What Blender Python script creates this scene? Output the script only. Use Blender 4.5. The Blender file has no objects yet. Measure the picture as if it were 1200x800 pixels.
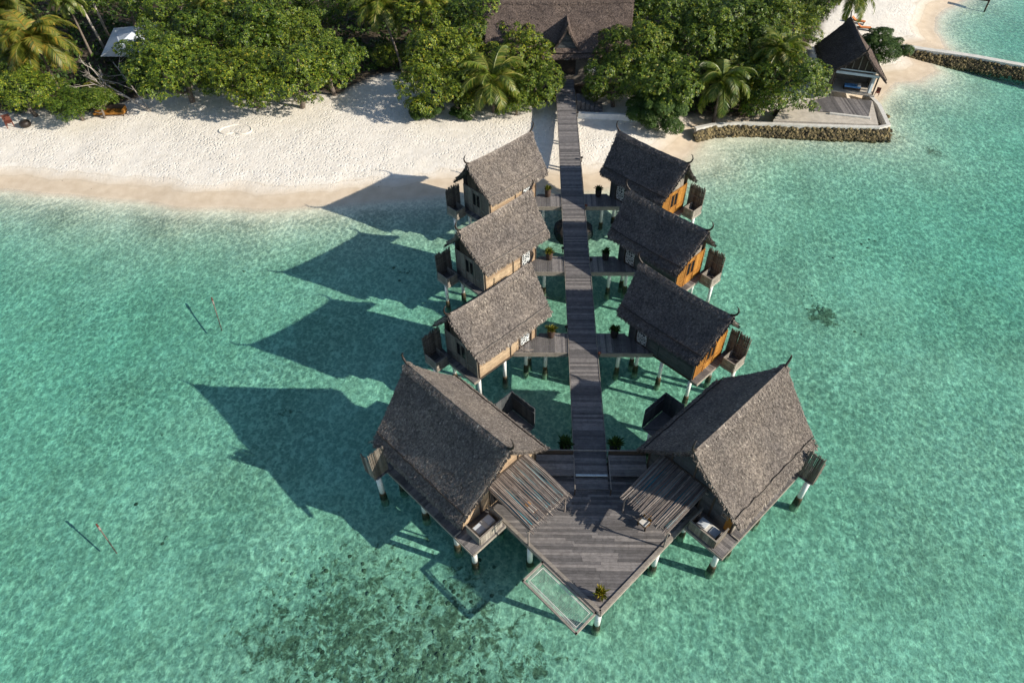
import bpy, bmesh, math, random
import numpy as np
from mathutils import Vector, Matrix
R=math.radians
random.seed(7); rng=np.random.default_rng(11)
scene=bpy.context.scene; COL=scene.collection

# ------------------------------------------------------------------ camera
F,PITCH,YAW,ROLL=790.85,0.81063,-0.04042,-0.02421
CAM=Vector((-4.214,-57.786,40.0))
fw=Vector((math.sin(YAW)*math.cos(PITCH),math.cos(YAW)*math.cos(PITCH),-math.sin(PITCH)))
r0=Vector((math.cos(YAW),-math.sin(YAW),0)); u0=r0.cross(fw)
rt=r0*math.cos(ROLL)+u0*math.sin(ROLL); up=-r0*math.sin(ROLL)+u0*math.cos(ROLL)
cam=bpy.data.objects.new('camera',bpy.data.cameras.new('camera')); COL.objects.link(cam)
cam.data.sensor_width=36; cam.data.lens=F/1200*36; cam.data.clip_end=9000; cam.data.clip_start=.5
cam.matrix_world=Matrix.Translation(CAM)@Matrix((rt,up,-fw)).transposed().to_4x4()
scene.camera=cam
def at(px,py,z):
    d=fw*F+rt*(px-600)-up*(py-400); t=(z-CAM.z)/d.z
    return CAM+d*t

# ------------------------------------------------------------------ light
SAZ,SEL=R(-18.3),R(26.4)                     # direction towards the sun
sd=Vector((math.cos(SAZ)*math.cos(SEL),math.sin(SAZ)*math.cos(SEL),math.sin(SEL)))
sl=bpy.data.lights.new('sun','SUN'); sl.energy=4.7; sl.angle=R(.5); sl.color=(1,.92,.79)
so=bpy.data.objects.new('sun',sl); COL.objects.link(so); so.rotation_euler=sd.to_track_quat('Z','Y').to_euler(); so.location=(60,-30,60)
w=bpy.data.worlds.new('World'); scene.world=w; w.use_nodes=True
nt=w.node_tree; sk=nt.nodes.new('ShaderNodeTexSky'); sk.sky_type='NISHITA'; sk.sun_disc=False
sk.sun_elevation=SEL; sk.sun_rotation=R(90)-SAZ; sk.air_density=1; sk.dust_density=.6; sk.ozone_density=1.2
nt.links.new(sk.outputs[0],nt.nodes['Background'].inputs[0]); nt.nodes['Background'].inputs[1].default_value=.09
scene.view_settings.view_transform='Standard'; scene.view_settings.look='None'; scene.view_settings.exposure=.55; scene.view_settings.gamma=1
scene.render.engine='CYCLES'
scene.cycles.adaptive_threshold=.02; scene.cycles.transparent_max_bounces=10; scene.cycles.max_bounces=5; scene.cycles.diffuse_bounces=2; scene.cycles.glossy_bounces=2; scene.cycles.transmission_bounces=3; scene.cycles.volume_bounces=0

# ------------------------------------------------------------------ materials
class NB:
    def __init__(s,name):
        s.m=bpy.data.materials.new(name); s.m.use_nodes=True; s.t=s.m.node_tree; s.t.nodes.clear()
        s.out=s.n('ShaderNodeOutputMaterial')
    def n(s,t,**k):
        o=s.t.nodes.new(t)
        for a,b in k.items():
            if a.startswith('i_'):
                key=a[2:]; key=int(key) if key.isdigit() else key.replace('_',' ')
                o.inputs[key].default_value=b
            else: setattr(o,a,b)
        return o
    def l(s,a,b): s.t.links.new(a,b)
    def ramp(s,f,stops,interp='LINEAR'):
        r=s.n('ShaderNodeValToRGB'); e=r.color_ramp.elements; r.color_ramp.interpolation=interp
        while len(e)<len(stops): e.new(.5)
        for k,(p,c) in enumerate(stops): e[k].position=p; e[k].color=(*c,1) if len(c)==3 else c
        s.l(f,r.inputs[0]); return r.outputs[0]
    def noise(s,vec,scale,detail=4,rough=.6,dist=0):
        o=s.n('ShaderNodeTexNoise',i_Scale=scale,i_Detail=detail,i_Roughness=rough,i_Distortion=dist)
        if vec is not None: s.l(vec,o.inputs['Vector'])
        return o.outputs[0]
    def mapv(s,vec,scale=(1,1,1),rot=(0,0,0)):
        o=s.n('ShaderNodeMapping'); o.inputs['Scale'].default_value=scale; o.inputs['Rotation'].default_value=rot; s.l(vec,o.inputs[0]); return o.outputs[0]
    def mix(s,f,a,b,mode='MIX'):
        o=s.n('ShaderNodeMix',data_type='RGBA',blend_type=mode)
        for sock,v in ((o.inputs[0],f),(o.inputs[6],a),(o.inputs[7],b)):
            if hasattr(v,'is_linked'): s.l(v,sock)
            else: sock.default_value=v if not isinstance(v,tuple) else (*v,1)[:4]
        return o.outputs[2]
    def math(s,op,a,b=0,clamp=False):
        o=s.n('ShaderNodeMath',operation=op,use_clamp=clamp)
        for k,v in enumerate((a,b)):
            if hasattr(v,'is_linked'): s.l(v,o.inputs[k])
            else: o.inputs[k].default_value=v
        return o.outputs[0]
    def bump(s,h,strength=.5,dist=.05,normal=None):
        o=s.n('ShaderNodeBump',i_Strength=strength,i_Distance=dist); s.l(h,o.inputs['Height'])
        if normal is not None: s.l(normal,o.inputs['Normal'])
        return o.outputs[0]
    def bsdf(s,color,rough=.8,bump=None,spec=.3,**k):
        b=s.n('ShaderNodeBsdfPrincipled'); b.inputs['Specular IOR Level'].default_value=spec
        if hasattr(color,'is_linked'): s.l(color,b.inputs['Base Color'])
        else: b.inputs['Base Color'].default_value=(*color,1)
        if hasattr(rough,'is_linked'): s.l(rough,b.inputs['Roughness'])
        else: b.inputs['Roughness'].default_value=rough
        if bump is not None: s.l(bump,b.inputs['Normal'])
        for a,v in k.items(): b.inputs[a.replace('_',' ')].default_value=v
        s.l(b.outputs[0],s.out.inputs[0]); return b
def geo(b): return b.n('ShaderNodeNewGeometry')
def obc(b): return b.n('ShaderNodeTexCoord').outputs['Object']

def m_thatch(name,lo,hi,pale):
    b=NB(name); g=geo(b); isl=g.outputs['Random Per Island']; p=g.outputs['Position']
    c=b.ramp(isl,[(0,lo),(.55,tuple((x+y)/2 for x,y in zip(lo,hi))),(.93,hi),(.965,pale),(1,pale)])
    n=b.noise(p,1.1,5,.65); c=b.mix(b.math('MULTIPLY',n,.9),c,tuple(x*.6 for x in lo))
    n2=b.noise(p,18,3,.75); c2=b.ramp(n2,[(.3,(.62,.62,.62)),(.7,(1.3,1.3,1.3))]); c=b.mix(1.0,c,c2,'MULTIPLY')
    n5=b.noise(p,6,2,.7); c=b.mix(1.0,c,b.ramp(n5,[(.32,(.62,.62,.63)),(.5,(1,1,1)),(.68,(1.4,1.39,1.36))]),'MULTIPLY')
    n3=b.noise(p,.35,3,.6); c3=b.ramp(n3,[(.3,(.8,.8,.82)),(.7,(1.18,1.15,1.1))]); c=b.mix(1.0,c,c3,'MULTIPLY')
    h=b.noise(p,9,5,.75); b.bsdf(c,.95,b.bump(h,.9,.12),.1); return b.m
def m_wood(name,c1,c2,c3,streak=(1,12,12),rough=.75,wet=None):
    b=NB(name); g=geo(b); isl=g.outputs['Random Per Island']; o=obc(b)
    c=b.ramp(isl,[(0,c1),(.5,c2),(1,c3)])
    n=b.noise(b.mapv(g.outputs['Position'],(1.3,1.3,1.3)),2.2,6,.75,.6); c=b.mix(1.0,c,b.ramp(n,[(.25,(.62,.6,.58)),(.5,(1,1,1)),(.78,(1.35,1.34,1.3))]),'MULTIPLY')
    n2=b.noise(b.mapv(o,streak),1.7,5,.7); c=b.mix(1.0,c,b.ramp(n2,[(.3,(.72,.72,.72)),(.7,(1.25,1.25,1.25))]),'MULTIPLY')
    b.bsdf(c,rough,b.bump(n2,.5,.02),.25); return b.m
def m_plain(name,c,rough=.6,var=.25,sc=3,spec=.4,bs=.3):
    b=NB(name); g=geo(b); n=b.noise(g.outputs['Position'],sc,5,.65)
    col=b.mix(1.0,c,b.ramp(n,[(.3,(1-var,)*3),(.7,(1+var,)*3)]),'MULTIPLY')
    b.bsdf(col,rough,b.bump(n,bs,.03),spec); return b.m
def m_leaf(name,cols,trans=.25,rough=.45,spec=.45,stray=None):
    b=NB(name); g=geo(b); isl=g.outputs['Random Per Island']
    oi=b.n('ShaderNodeObjectInfo')
    st=[(k/(len(cols)-1)*(.96 if stray else 1),c) for k,c in enumerate(cols)]
    if stray: st+= [(.975,stray),(1,stray)]
    c=b.ramp(isl,st)
    c=b.mix(1.0,c,b.ramp(oi.outputs['Random'],[(0,(.72,.8,.75)),(.5,(1,1,1)),(1,(1.25,1.12,.9))]),'MULTIPLY')
    n=b.noise(g.outputs['Position'],.5,3,.6); c=b.mix(1.0,c,b.ramp(n,[(.3,(.75,.8,.75)),(.7,(1.25,1.18,1.05))]),'MULTIPLY')
    p=b.bsdf(c,rough,None,spec)
    t=b.n('ShaderNodeBsdfTranslucent'); b.l(b.mix(1.0,c,(1.2,1.35,.6),'MULTIPLY'),t.inputs[0])
    mx=b.n('ShaderNodeMixShader',i_0=trans); b.l(p.outputs[0],mx.inputs[1]); b.l(t.outputs[0],mx.inputs[2]); b.l(mx.outputs[0],b.out.inputs[0]); return b.m

M={}
M['thatch']=m_thatch('thatch',(.18,.158,.144),(.41,.362,.325),(.65,.6,.53))
M['thatch_dark']=m_thatch('thatch_dark',(.13,.118,.114),(.3,.268,.252),(.45,.415,.38))  # darker thatch for the right small huts; their roof shade is in the colour
M['thatch_brown']=m_thatch('thatch_brown',(.13,.1,.088),(.27,.215,.19),(.42,.35,.3))
M['deck']=m_wood('deck_wood',(.1,.094,.094),(.155,.145,.145),(.25,.23,.222))
M['rim']=m_wood('rim_wood',(.2,.18,.155),(.26,.23,.2),(.32,.29,.25))
M['wall']=m_wood('wall_wood',(.28,.195,.13),(.36,.26,.17),(.44,.33,.22))
M['wall_grey']=m_wood('wall_grey_wood',(.15,.13,.11),(.2,.175,.15),(.27,.24,.2))  # greyer, less saturated board colour
M['orange']=m_wood('varnished_wood',(.19,.085,.016),(.29,.125,.02),(.36,.17,.032))
M['orange_trim']=m_wood('varnished_trim',(.2,.085,.02),(.26,.11,.02),(.3,.13,.03))
M['wall_dark']=m_wood('shaded_wall_wood',(.05,.056,.06),(.07,.078,.083),(.1,.105,.108))  # darker, bluish wood; shade of the right huts' walls is in the colour
M['dark_wood']=m_wood('dark_wood',(.04,.028,.022),(.06,.045,.035),(.085,.065,.05))
M['stick']=m_wood('stick_wood',(.09,.075,.07),(.19,.16,.145),(.38,.33,.29))
M['stake']=m_wood('stake_wood',(.1,.085,.07),(.17,.145,.12),(.25,.22,.185))
M['white']=m_plain('white_paint',(.78,.79,.78),.5,.1)
def m_tidal():
    b=NB('stained_concrete'); g=geo(b); sx=b.n('ShaderNodeSeparateXYZ'); b.l(g.outputs['Position'],sx.inputs[0])
    zz=b.math('ADD',sx.outputs[2],b.math('MULTIPLY',b.noise(g.outputs['Position'],5,3,.6),.3))
    c=b.ramp(b.math('MULTIPLY',b.math('ADD',zz,3.6),1.0,True),[(.0,(.4,.38,.28)),(.3,(.33,.3,.21)),(.6,(.07,.055,.035)),(1,(.1,.075,.045))]); b.bsdf(c,.9,None,.2); return b.m
M['tidal']=m_tidal()
M['black']=m_plain('black_iron',(.025,.018,.015),.5,.2)
M['glass']=m_plain('dark_pane',(.01,.012,.014),.15,.1)
M['teal']=m_plain('turquoise_cloth',(.06,.33,.42),.6,.15)
M['tealdark']=m_plain('teal_painted_board',(.05,.2,.25),.6,.15)
M['cloth']=m_plain('pale_cloth',(.62,.6,.56),.9,.1)
M['blue']=m_plain('blue_cloth',(.12,.32,.62),.8,.15)
M['rust']=m_plain('rust_paint',(.13,.04,.025),.6,.2)
M['orangecl']=m_plain('orange_cloth',(.6,.2,.06),.8,.15)
M['canvas']=m_plain('pale_canvas',(.55,.6,.66),.8,.12,1.2)
M['conc']=m_plain('white_concrete',(.6,.58,.53),.85,.18,1.5)
M['conc_g']=m_plain('sandy_concrete',(.5,.45,.38),.9,.22,1.5)
def m_rock(name,cols):
    b=NB(name); g=geo(b); c=b.ramp(g.outputs['Random Per Island'],[(k/(len(cols)-1),q) for k,q in enumerate(cols)]); n=b.noise(g.outputs['Position'],4,3,.7)
    c=b.mix(1.0,c,b.ramp(n,[(.3,(.55,.55,.55)),(.7,(1.3,1.3,1.25))]),'MULTIPLY'); b.bsdf(c,.9,b.bump(n,.9,.08),.2); return b.m
M['rock']=m_rock('brown_rock',[(.035,.03,.022),(.09,.075,.045),(.17,.135,.07),(.27,.21,.11)])
M['coral']=m_rock('coral_rock',[(.13,.12,.08),(.22,.2,.14),(.35,.32,.24),(.55,.52,.42)])
M['pot']=m_plain('dark_clay',(.07,.045,.035),.7,.3)
M['potblack']=m_plain('black_clay',(.02,.018,.018),.7,.3)
M['yellow']=m_plain('yellow_paint',(.5,.42,.05),.5,.2)
M['bark']=m_plain('grey_bark',(.17,.14,.115),.9,.35,4,.1,.8)
M['deadbark']=m_plain('bleached_branch',(.42,.37,.32),.9,.25,4,.1,.6)
M['curtain']=m_plain('white_curtain',(.6,.68,.72),.8,.1)
M['leaf']=m_leaf('broad_leaf',[(.02,.042,.008),(.05,.095,.012),(.11,.168,.018),(.2,.255,.028)],.18,.42,.35,stray=(.34,.3,.04))
M['leaf_dark']=m_leaf('shrub_leaf',[(.02,.05,.012),(.04,.085,.018),(.075,.13,.026)],.15,.55,.25)
M['palm']=m_leaf('palm_leaf',[(.06,.11,.015),(.12,.18,.022),(.19,.22,.04),(.3,.27,.07)],.28,.4,.5)
M['palm_gold']=m_leaf('golden_palm_leaf',[(.05,.08,.015),(.09,.13,.02),(.13,.165,.028),(.18,.19,.04),(.3,.2,.04)],.28,.45,.4)
M['potleaf']=m_leaf('croton_leaf',[(.05,.07,.01),(.13,.14,.015),(.25,.2,.02)],.2,.5,.3)

def lattice_mat():
    b=NB('white_lattice'); o=obc(b)
    v=b.n('ShaderNodeTexVoronoi',feature='DISTANCE_TO_EDGE',i_Scale=4.6); b.l(o,v.inputs['Vector'])
    c=b.ramp(v.outputs['Distance'],[(.0,(.75,.78,.78)),(.085,(.75,.78,.78)),(.12,(.012,.02,.03)),(1,(.012,.02,.03))]); b.bsdf(c,.6); return b.m
M['lattice']=lattice_mat()

def sand_mat():
    b=NB('sand'); g=geo(b); p=g.outputs['Position']
    sx=b.n('ShaderNodeSeparateXYZ'); b.l(p,sx.inputs[0]); z=sx.outputs[2]
    n=b.noise(p,.25,4,.6); zz=b.math('ADD',z,b.math('MULTIPLY',b.math('SUBTRACT',n,.5),.35))
    dry=b.ramp(b.noise(p,1.3,3,.7),[(.3,(.70,.645,.56)),(.7,(.82,.77,.69))])
    wet=b.ramp(b.noise(p,.9,2,.6),[(.3,(.56,.455,.335)),(.7,(.66,.55,.42))])
    zf=b.math('MULTIPLY',b.math('ADD',zz,2.38),3.0,True)
    c=b.mix(zf,wet,dry)
    for lv in (-2.33,-2.12):                      # drift lines left by the tide
        ln_=b.math('SUBTRACT',1.0,b.math('MULTIPLY',b.math('ABSOLUTE',b.math('SUBTRACT',zz,lv),0),45.0),True)
        c=b.mix(b.math('MULTIPLY',ln_,.3),c,(.42,.33,.22))
    und=b.ramp(b.noise(p,.16,3,.65),[(.3,(.66,.6,.48)),(.5,(.77,.71,.58)),(.7,(.84,.78,.65))])
    f=b.noise(p,.9,3,.7); und=b.mix(1.0,und,b.ramp(f,[(.3,(.86,.86,.84)),(.7,(1.12,1.12,1.1))]),'MULTIPLY'); und=b.mix(1.0,und,b.ramp(b.noise(p,5,2,.8),[(.33,(.8,.8,.78)),(.67,(1.2,1.2,1.18))]),'MULTIPLY')
    # pale and dark flecks in the bed colour
    c=b.mix(b.math('MULTIPLY',b.math('SUBTRACT',-2.58,z),8,True),c,und)
    at_=b.n('ShaderNodeAttribute',attribute_name='litter')
    lit=b.ramp(b.noise(p,1.5,3,.7),[(.35,(.035,.028,.018)),(.6,(.09,.07,.05)),(.75,(.25,.21,.16))])
    c=b.mix(at_.outputs['Fac'],c,lit)
    rf=b.n('ShaderNodeAttribute',attribute_name='reef')
    rn=b.noise(p,1.4,4,.75,.6); rm=b.math('MULTIPLY',b.math('SUBTRACT',b.math('ADD',rn,b.math('MULTIPLY',rf.outputs['Fac'],.32)),.71),9,True)
    rc=b.ramp(b.noise(p,5,2,.7),[(.3,(.15,.135,.085)),(.7,(.4,.36,.25))])
    c=b.mix(b.math('MULTIPLY',rm,b.math('MULTIPLY',b.math('SUBTRACT',-2.7,z),5,True)),c,rc)
    # specks of debris on the dry beach
    v=b.n('ShaderNodeTexVoronoi',i_Scale=.9); b.l(p,v.inputs['Vector'])
    sp=b.math('LESS_THAN',v.outputs['Distance'],.055); sp=b.math('MULTIPLY',sp,b.math('GREATER_THAN',z,-2.5))
    c=b.mix(b.math('MULTIPLY',sp,.75),c,(.12,.09,.06))
    # relief: footprints above, wave-worked ripples on the bed
    warp=b.n('ShaderNodeVectorMath',operation='ADD'); nz=b.n('ShaderNodeTexNoise',i_Scale=.7,i_Detail=1); b.l(p,nz.inputs['Vector'])
    sc=b.n('ShaderNodeVectorMath',operation='SCALE',i_Scale=.8); b.l(nz.outputs['Color'],sc.inputs[0]); b.l(p,warp.inputs[0]); b.l(sc.outputs[0],warp.inputs[1])
    fp=b.n('ShaderNodeTexVoronoi',i_Scale=2.7,feature='F1'); fp.inputs['Randomness'].default_value=1; b.l(warp.outputs[0],fp.inputs['Vector'])
    fh=b.ramp(fp.outputs['Distance'],[(.02,(0,0,0)),(.45,(1,1,1))])
    fh=b.math('ADD',fh,b.math('MULTIPLY',b.noise(p,5,2,.7),.8))
    def ridge(vec,scale,det):
        q_=b.noise(vec,scale,det,.5); return b.math('POWER',b.math('SUBTRACT',1.0,b.math('MULTIPLY',b.math('ABSOLUTE',b.math('SUBTRACT',q_,.5),0),4.0),True),2.0)
    wp=warp.outputs[0]
    uh=b.math('ADD',b.math('MULTIPLY',ridge(b.mapv(wp,(1.25,.8,1),(0,0,.3)),1.15,1),.62),b.math('MULTIPLY',ridge(b.mapv(p,(1.2,.9,1),(0,0,-.5)),3.0,1),.3))
    uh=b.math('ADD',uh,b.math('MULTIPLY',b.noise(p,7,2,.7),.8))
    wet_f=b.math('MULTIPLY',b.math('SUBTRACT',-2.6,z),3.0,True)
    dry_f=b.math('MULTIPLY',b.math('ADD',zz,2.3),2.5,True)
    h=b.math('ADD',b.math('MULTIPLY',uh,b.math('MULTIPLY',wet_f,.06)),b.math('MULTIPLY',fh,b.math('MULTIPLY',dry_f,b.math('ADD',b.math('MULTIPLY',b.noise(p,.22,2,.5),.42),-.08,True))))
    b.bsdf(c,.9,b.bump(h,1.0,.42),.15); return b.m
M['sand']=sand_mat()
def sand_plain():
    return m_plain('sand_ring_sand',(.72,.66,.575),.9,.12,3,.1,.8)
M['ringsand']=sand_plain()

def water_mat():
    b=NB('water'); g=geo(b); p=g.outputs['Position']
    n1=b.noise(b.mapv(p,(1,1.3,1),(0,0,.3)),1.5,2,.6); h=n1
    nb=b.bump(h,1.0,.08)
    dt=b.n('ShaderNodeVectorMath',operation='DOT_PRODUCT'); b.l(nb,dt.inputs[0]); b.l(g.outputs['Incoming'],dt.inputs[1])
    fz=b.math('ADD',b.math('MULTIPLY',b.math('POWER',b.math('SUBTRACT',1.0,b.math('ABSOLUTE',dt.outputs['Value'],0),True),5.0),.98),.02,True)
    gl=b.n('ShaderNodeBsdfGlossy',i_Roughness=.08); b.l(nb,gl.inputs['Normal'])
    # caustic light pattern painted into the transparent colour, in place of focusing waves
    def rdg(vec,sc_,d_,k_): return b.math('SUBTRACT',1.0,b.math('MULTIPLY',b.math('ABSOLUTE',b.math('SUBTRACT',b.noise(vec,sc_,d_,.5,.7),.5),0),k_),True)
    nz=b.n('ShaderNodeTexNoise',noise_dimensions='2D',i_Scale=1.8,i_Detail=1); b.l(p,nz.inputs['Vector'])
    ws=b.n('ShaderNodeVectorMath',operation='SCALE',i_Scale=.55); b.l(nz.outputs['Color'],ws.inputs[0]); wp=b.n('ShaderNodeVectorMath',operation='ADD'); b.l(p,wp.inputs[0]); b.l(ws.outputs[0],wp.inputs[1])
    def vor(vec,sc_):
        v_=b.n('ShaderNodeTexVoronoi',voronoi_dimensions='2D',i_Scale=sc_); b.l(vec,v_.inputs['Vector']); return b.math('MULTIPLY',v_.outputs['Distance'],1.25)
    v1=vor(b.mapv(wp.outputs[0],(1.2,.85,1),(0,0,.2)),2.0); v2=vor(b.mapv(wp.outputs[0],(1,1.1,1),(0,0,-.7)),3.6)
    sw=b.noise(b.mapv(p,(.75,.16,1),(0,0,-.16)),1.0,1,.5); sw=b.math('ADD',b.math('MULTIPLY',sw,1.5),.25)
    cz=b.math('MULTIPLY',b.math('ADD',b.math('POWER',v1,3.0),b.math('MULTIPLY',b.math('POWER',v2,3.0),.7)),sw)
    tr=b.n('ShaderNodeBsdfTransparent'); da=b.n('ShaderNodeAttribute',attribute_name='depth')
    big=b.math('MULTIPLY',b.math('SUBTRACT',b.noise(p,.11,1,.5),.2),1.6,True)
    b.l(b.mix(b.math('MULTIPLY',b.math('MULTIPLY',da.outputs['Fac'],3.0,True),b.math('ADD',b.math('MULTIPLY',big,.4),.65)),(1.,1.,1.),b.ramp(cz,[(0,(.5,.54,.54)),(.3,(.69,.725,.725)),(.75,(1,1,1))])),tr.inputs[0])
    mx=b.n('ShaderNodeMixShader'); b.l(fz,mx.inputs[0]); b.l(tr.outputs[0],mx.inputs[1]); b.l(gl.outputs[0],mx.inputs[2])
    b.l(mx.outputs[0],b.out.inputs['Surface'])
    va=b.n('ShaderNodeVolumeAbsorption'); va.inputs['Color'].default_value=(.30,.85,.80,1); va.inputs['Density'].default_value=.36
    b.l(va.outputs[0],b.out.inputs['Volume']); return b.m
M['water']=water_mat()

# ------------------------------------------------------------------ mesh helpers
class MB:
    def __init__(s,fl=1): s.v=[]; s.f=[]; s.fl=fl
    def add(s,vs,fs):
        n=len(s.v); s.v+= [(x,y*s.fl,z) for x,y,z in vs]; s.f+= [tuple(i+n for i in f) for f in fs]
    def hexa(s,p):  # bottom 4 ccw, top 4
        s.add(p,[(3,2,1,0),(4,5,6,7),(0,1,5,4),(1,2,6,5),(2,3,7,6),(3,0,4,7)])
    def box(s,x0,x1,y0,y1,z0,z1):
        s.hexa([(x0,y0,z0),(x1,y0,z0),(x1,y1,z0),(x0,y1,z0),(x0,y0,z1),(x1,y0,z1),(x1,y1,z1),(x0,y1,z1)])
    def beam(s,p,q,w,h,upv=(0,0,1)):
        p=Vector(p);q=Vector(q);d=(q-p).normalized();a=d.cross(Vector(upv))
        if a.length<1e-4: a=d.cross(Vector((1,0,0)))
        a.normalize(); b=a.cross(d).normalized(); a*=w/2;b*=h/2
        s.hexa([tuple(x) for x in (p-a-b,p+a-b,p+a+b,p-a+b,q-a-b,q+a-b,q+a+b,q-a+b)])
    def tube(s,pts,rad,n=8,cap=True):
        pts=[Vector(p) for p in pts]; 
        if not hasattr(rad,'__len__'): rad=[rad]*len(pts)
        vs=[];fs=[]; a=None
        for i,p in enumerate(pts):
            d=(pts[min(i+1,len(pts)-1)]-pts[max(i-1,0)]).normalized()
            if a is None:
                a=d.cross(Vector((0,0,1)));
                if a.length<.01:a=d.cross(Vector((1,0,0)))
            a=(a-d*a.dot(d)).normalized(); b=d.cross(a)
            for k in range(n):
                t=2*math.pi*k/n; vs.append(tuple(p+(a*math.cos(t)+b*math.sin(t))*rad[i]))
        for i in range(len(pts)-1):
            for k in range(n): fs.append((i*n+k,i*n+(k+1)%n,(i+1)*n+(k+1)%n,(i+1)*n+k))
        if cap: fs.append(tuple(range(n-1,-1,-1))); fs.append(tuple((len(pts)-1)*n+k for k in range(n)))
        s.add(vs,fs)
    def prism(s,poly,z0,z1):
        n=len(poly); vs=[(x,y,z0) for x,y in poly]+[(x,y,z1) for x,y in poly]
        s.add(vs,[tuple(range(n-1,-1,-1)),tuple(range(n,2*n))]+[(i,(i+1)%n,(i+1)%n+n,i+n) for i in range(n)])
    def build(s,name,mat,parent=None,smooth=False,fix=True):
        me=bpy.data.meshes.new(name); me.from_pydata(s.v,[],s.f)
        if fix and len(s.f)<60000:
            bm=bmesh.new(); bm.from_mesh(me); bmesh.ops.recalc_face_normals(bm,faces=bm.faces); bm.to_mesh(me); bm.free()
        if smooth: me.shade_smooth()
        me.materials.append(mat if not isinstance(mat,str) else M[mat])
        o=bpy.data.objects.new(name,me); COL.objects.link(o)
        if parent: o.parent=parent
        return o
def tag(o,label,cat,group=None,kind=None):
    if label:o['label']=label
    if cat:o['category']=cat
    if group:o['group']=group
    if kind:o['kind']=kind
    return o
def empty(name,label,cat,loc=(0,0,0),rz=0,group=None):
    o=bpy.data.objects.new(name,None); COL.objects.link(o); o.location=loc; o.rotation_euler=(0,0,rz); o.empty_display_size=.5
    return tag(o,label,cat,group)
def copytree(o,parent=None):
    c=o.copy(); COL.objects.link(c); c.parent=parent
    for ch in list(o.children): copytree(ch,c)
    return c

def clip_planks(mb,poly,axis,w,z0,z1,gap=.012,jit=0.0,maxlen=None,zj=.004):
    """boards running along `axis` ('x' or 'y') clipped to a convex polygon"""
    P=[Vector(p).to_2d() for p in poly]; k=1 if axis=='x' else 0
    lo=min(p[k] for p in P); hi=max(p[k] for p in P); t=lo
    def span(c):
        xs=[]
        for i in range(len(P)):
            a,b=P[i],P[(i+1)%len(P)]
            if abs(a[k]-b[k])<1e-9: continue
            s=(c-a[k])/(b[k]-a[k])
            if -1e-6<=s<=1+1e-6: xs.append(a[1-k]+s*(b[1-k]-a[1-k]))
        return (min(xs),max(xs)) if len(xs)>1 else None
    while t<hi-.02:
        e=min(t+w,hi); s0=span(t+.001); s1=span(e-gap)
        if s0 and s1:
            segs=[(0,1)]
            L=max(s0[1]-s0[0],s1[1]-s1[0])
            if maxlen and L>maxlen:
                n=int(L/maxlen)+1; off=random.uniform(-.12,.12)
                cuts=[0]+[min(max(i/n+off/n,.05),.95) for i in range(1,n)]+[1]; segs=list(zip(cuts[:-1],cuts[1:]))
            for a,b in segs:
                g=.006 if maxlen else 0
                q=[s0[0]+(s0[1]-s0[0])*a,s0[0]+(s0[1]-s0[0])*b-g,s1[0]+(s1[1]-s1[0])*b-g,s1[0]+(s1[1]-s1[0])*a]
                if a==0: j=random.uniform(-jit,0); q[0]+=j;q[3]+=j
                if b==1: j=random.uniform(0,jit); q[1]+=j;q[2]+=j
                dz=random.uniform(-zj,zj)
                pts=[(q[0],t),(q[1],t),(q[2],e-gap),(q[3],e-gap)]
                if k==0: pts=[(y,x) for x,y in pts]
                mb.hexa([(x,y,z0) for x,y in pts]+[(x,y,z1+dz) for x,y in pts])
        t+=w
def stilt(x,y,ztop,parent,r=.17,fl=1,zb=-2.45):
    m=MB(fl); m.tube([(x,y,ztop),(x,y,zb)],[r,r],14); o=m.build('stilt','white',parent,True)
    m=MB(fl); m.tube([(x,y,zb+.02),(x,y,zb-.25),(x,y,-4.2)],[r+.025,r+.05,r+.12],14); m.build('footing','tidal',o)
    return o

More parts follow.
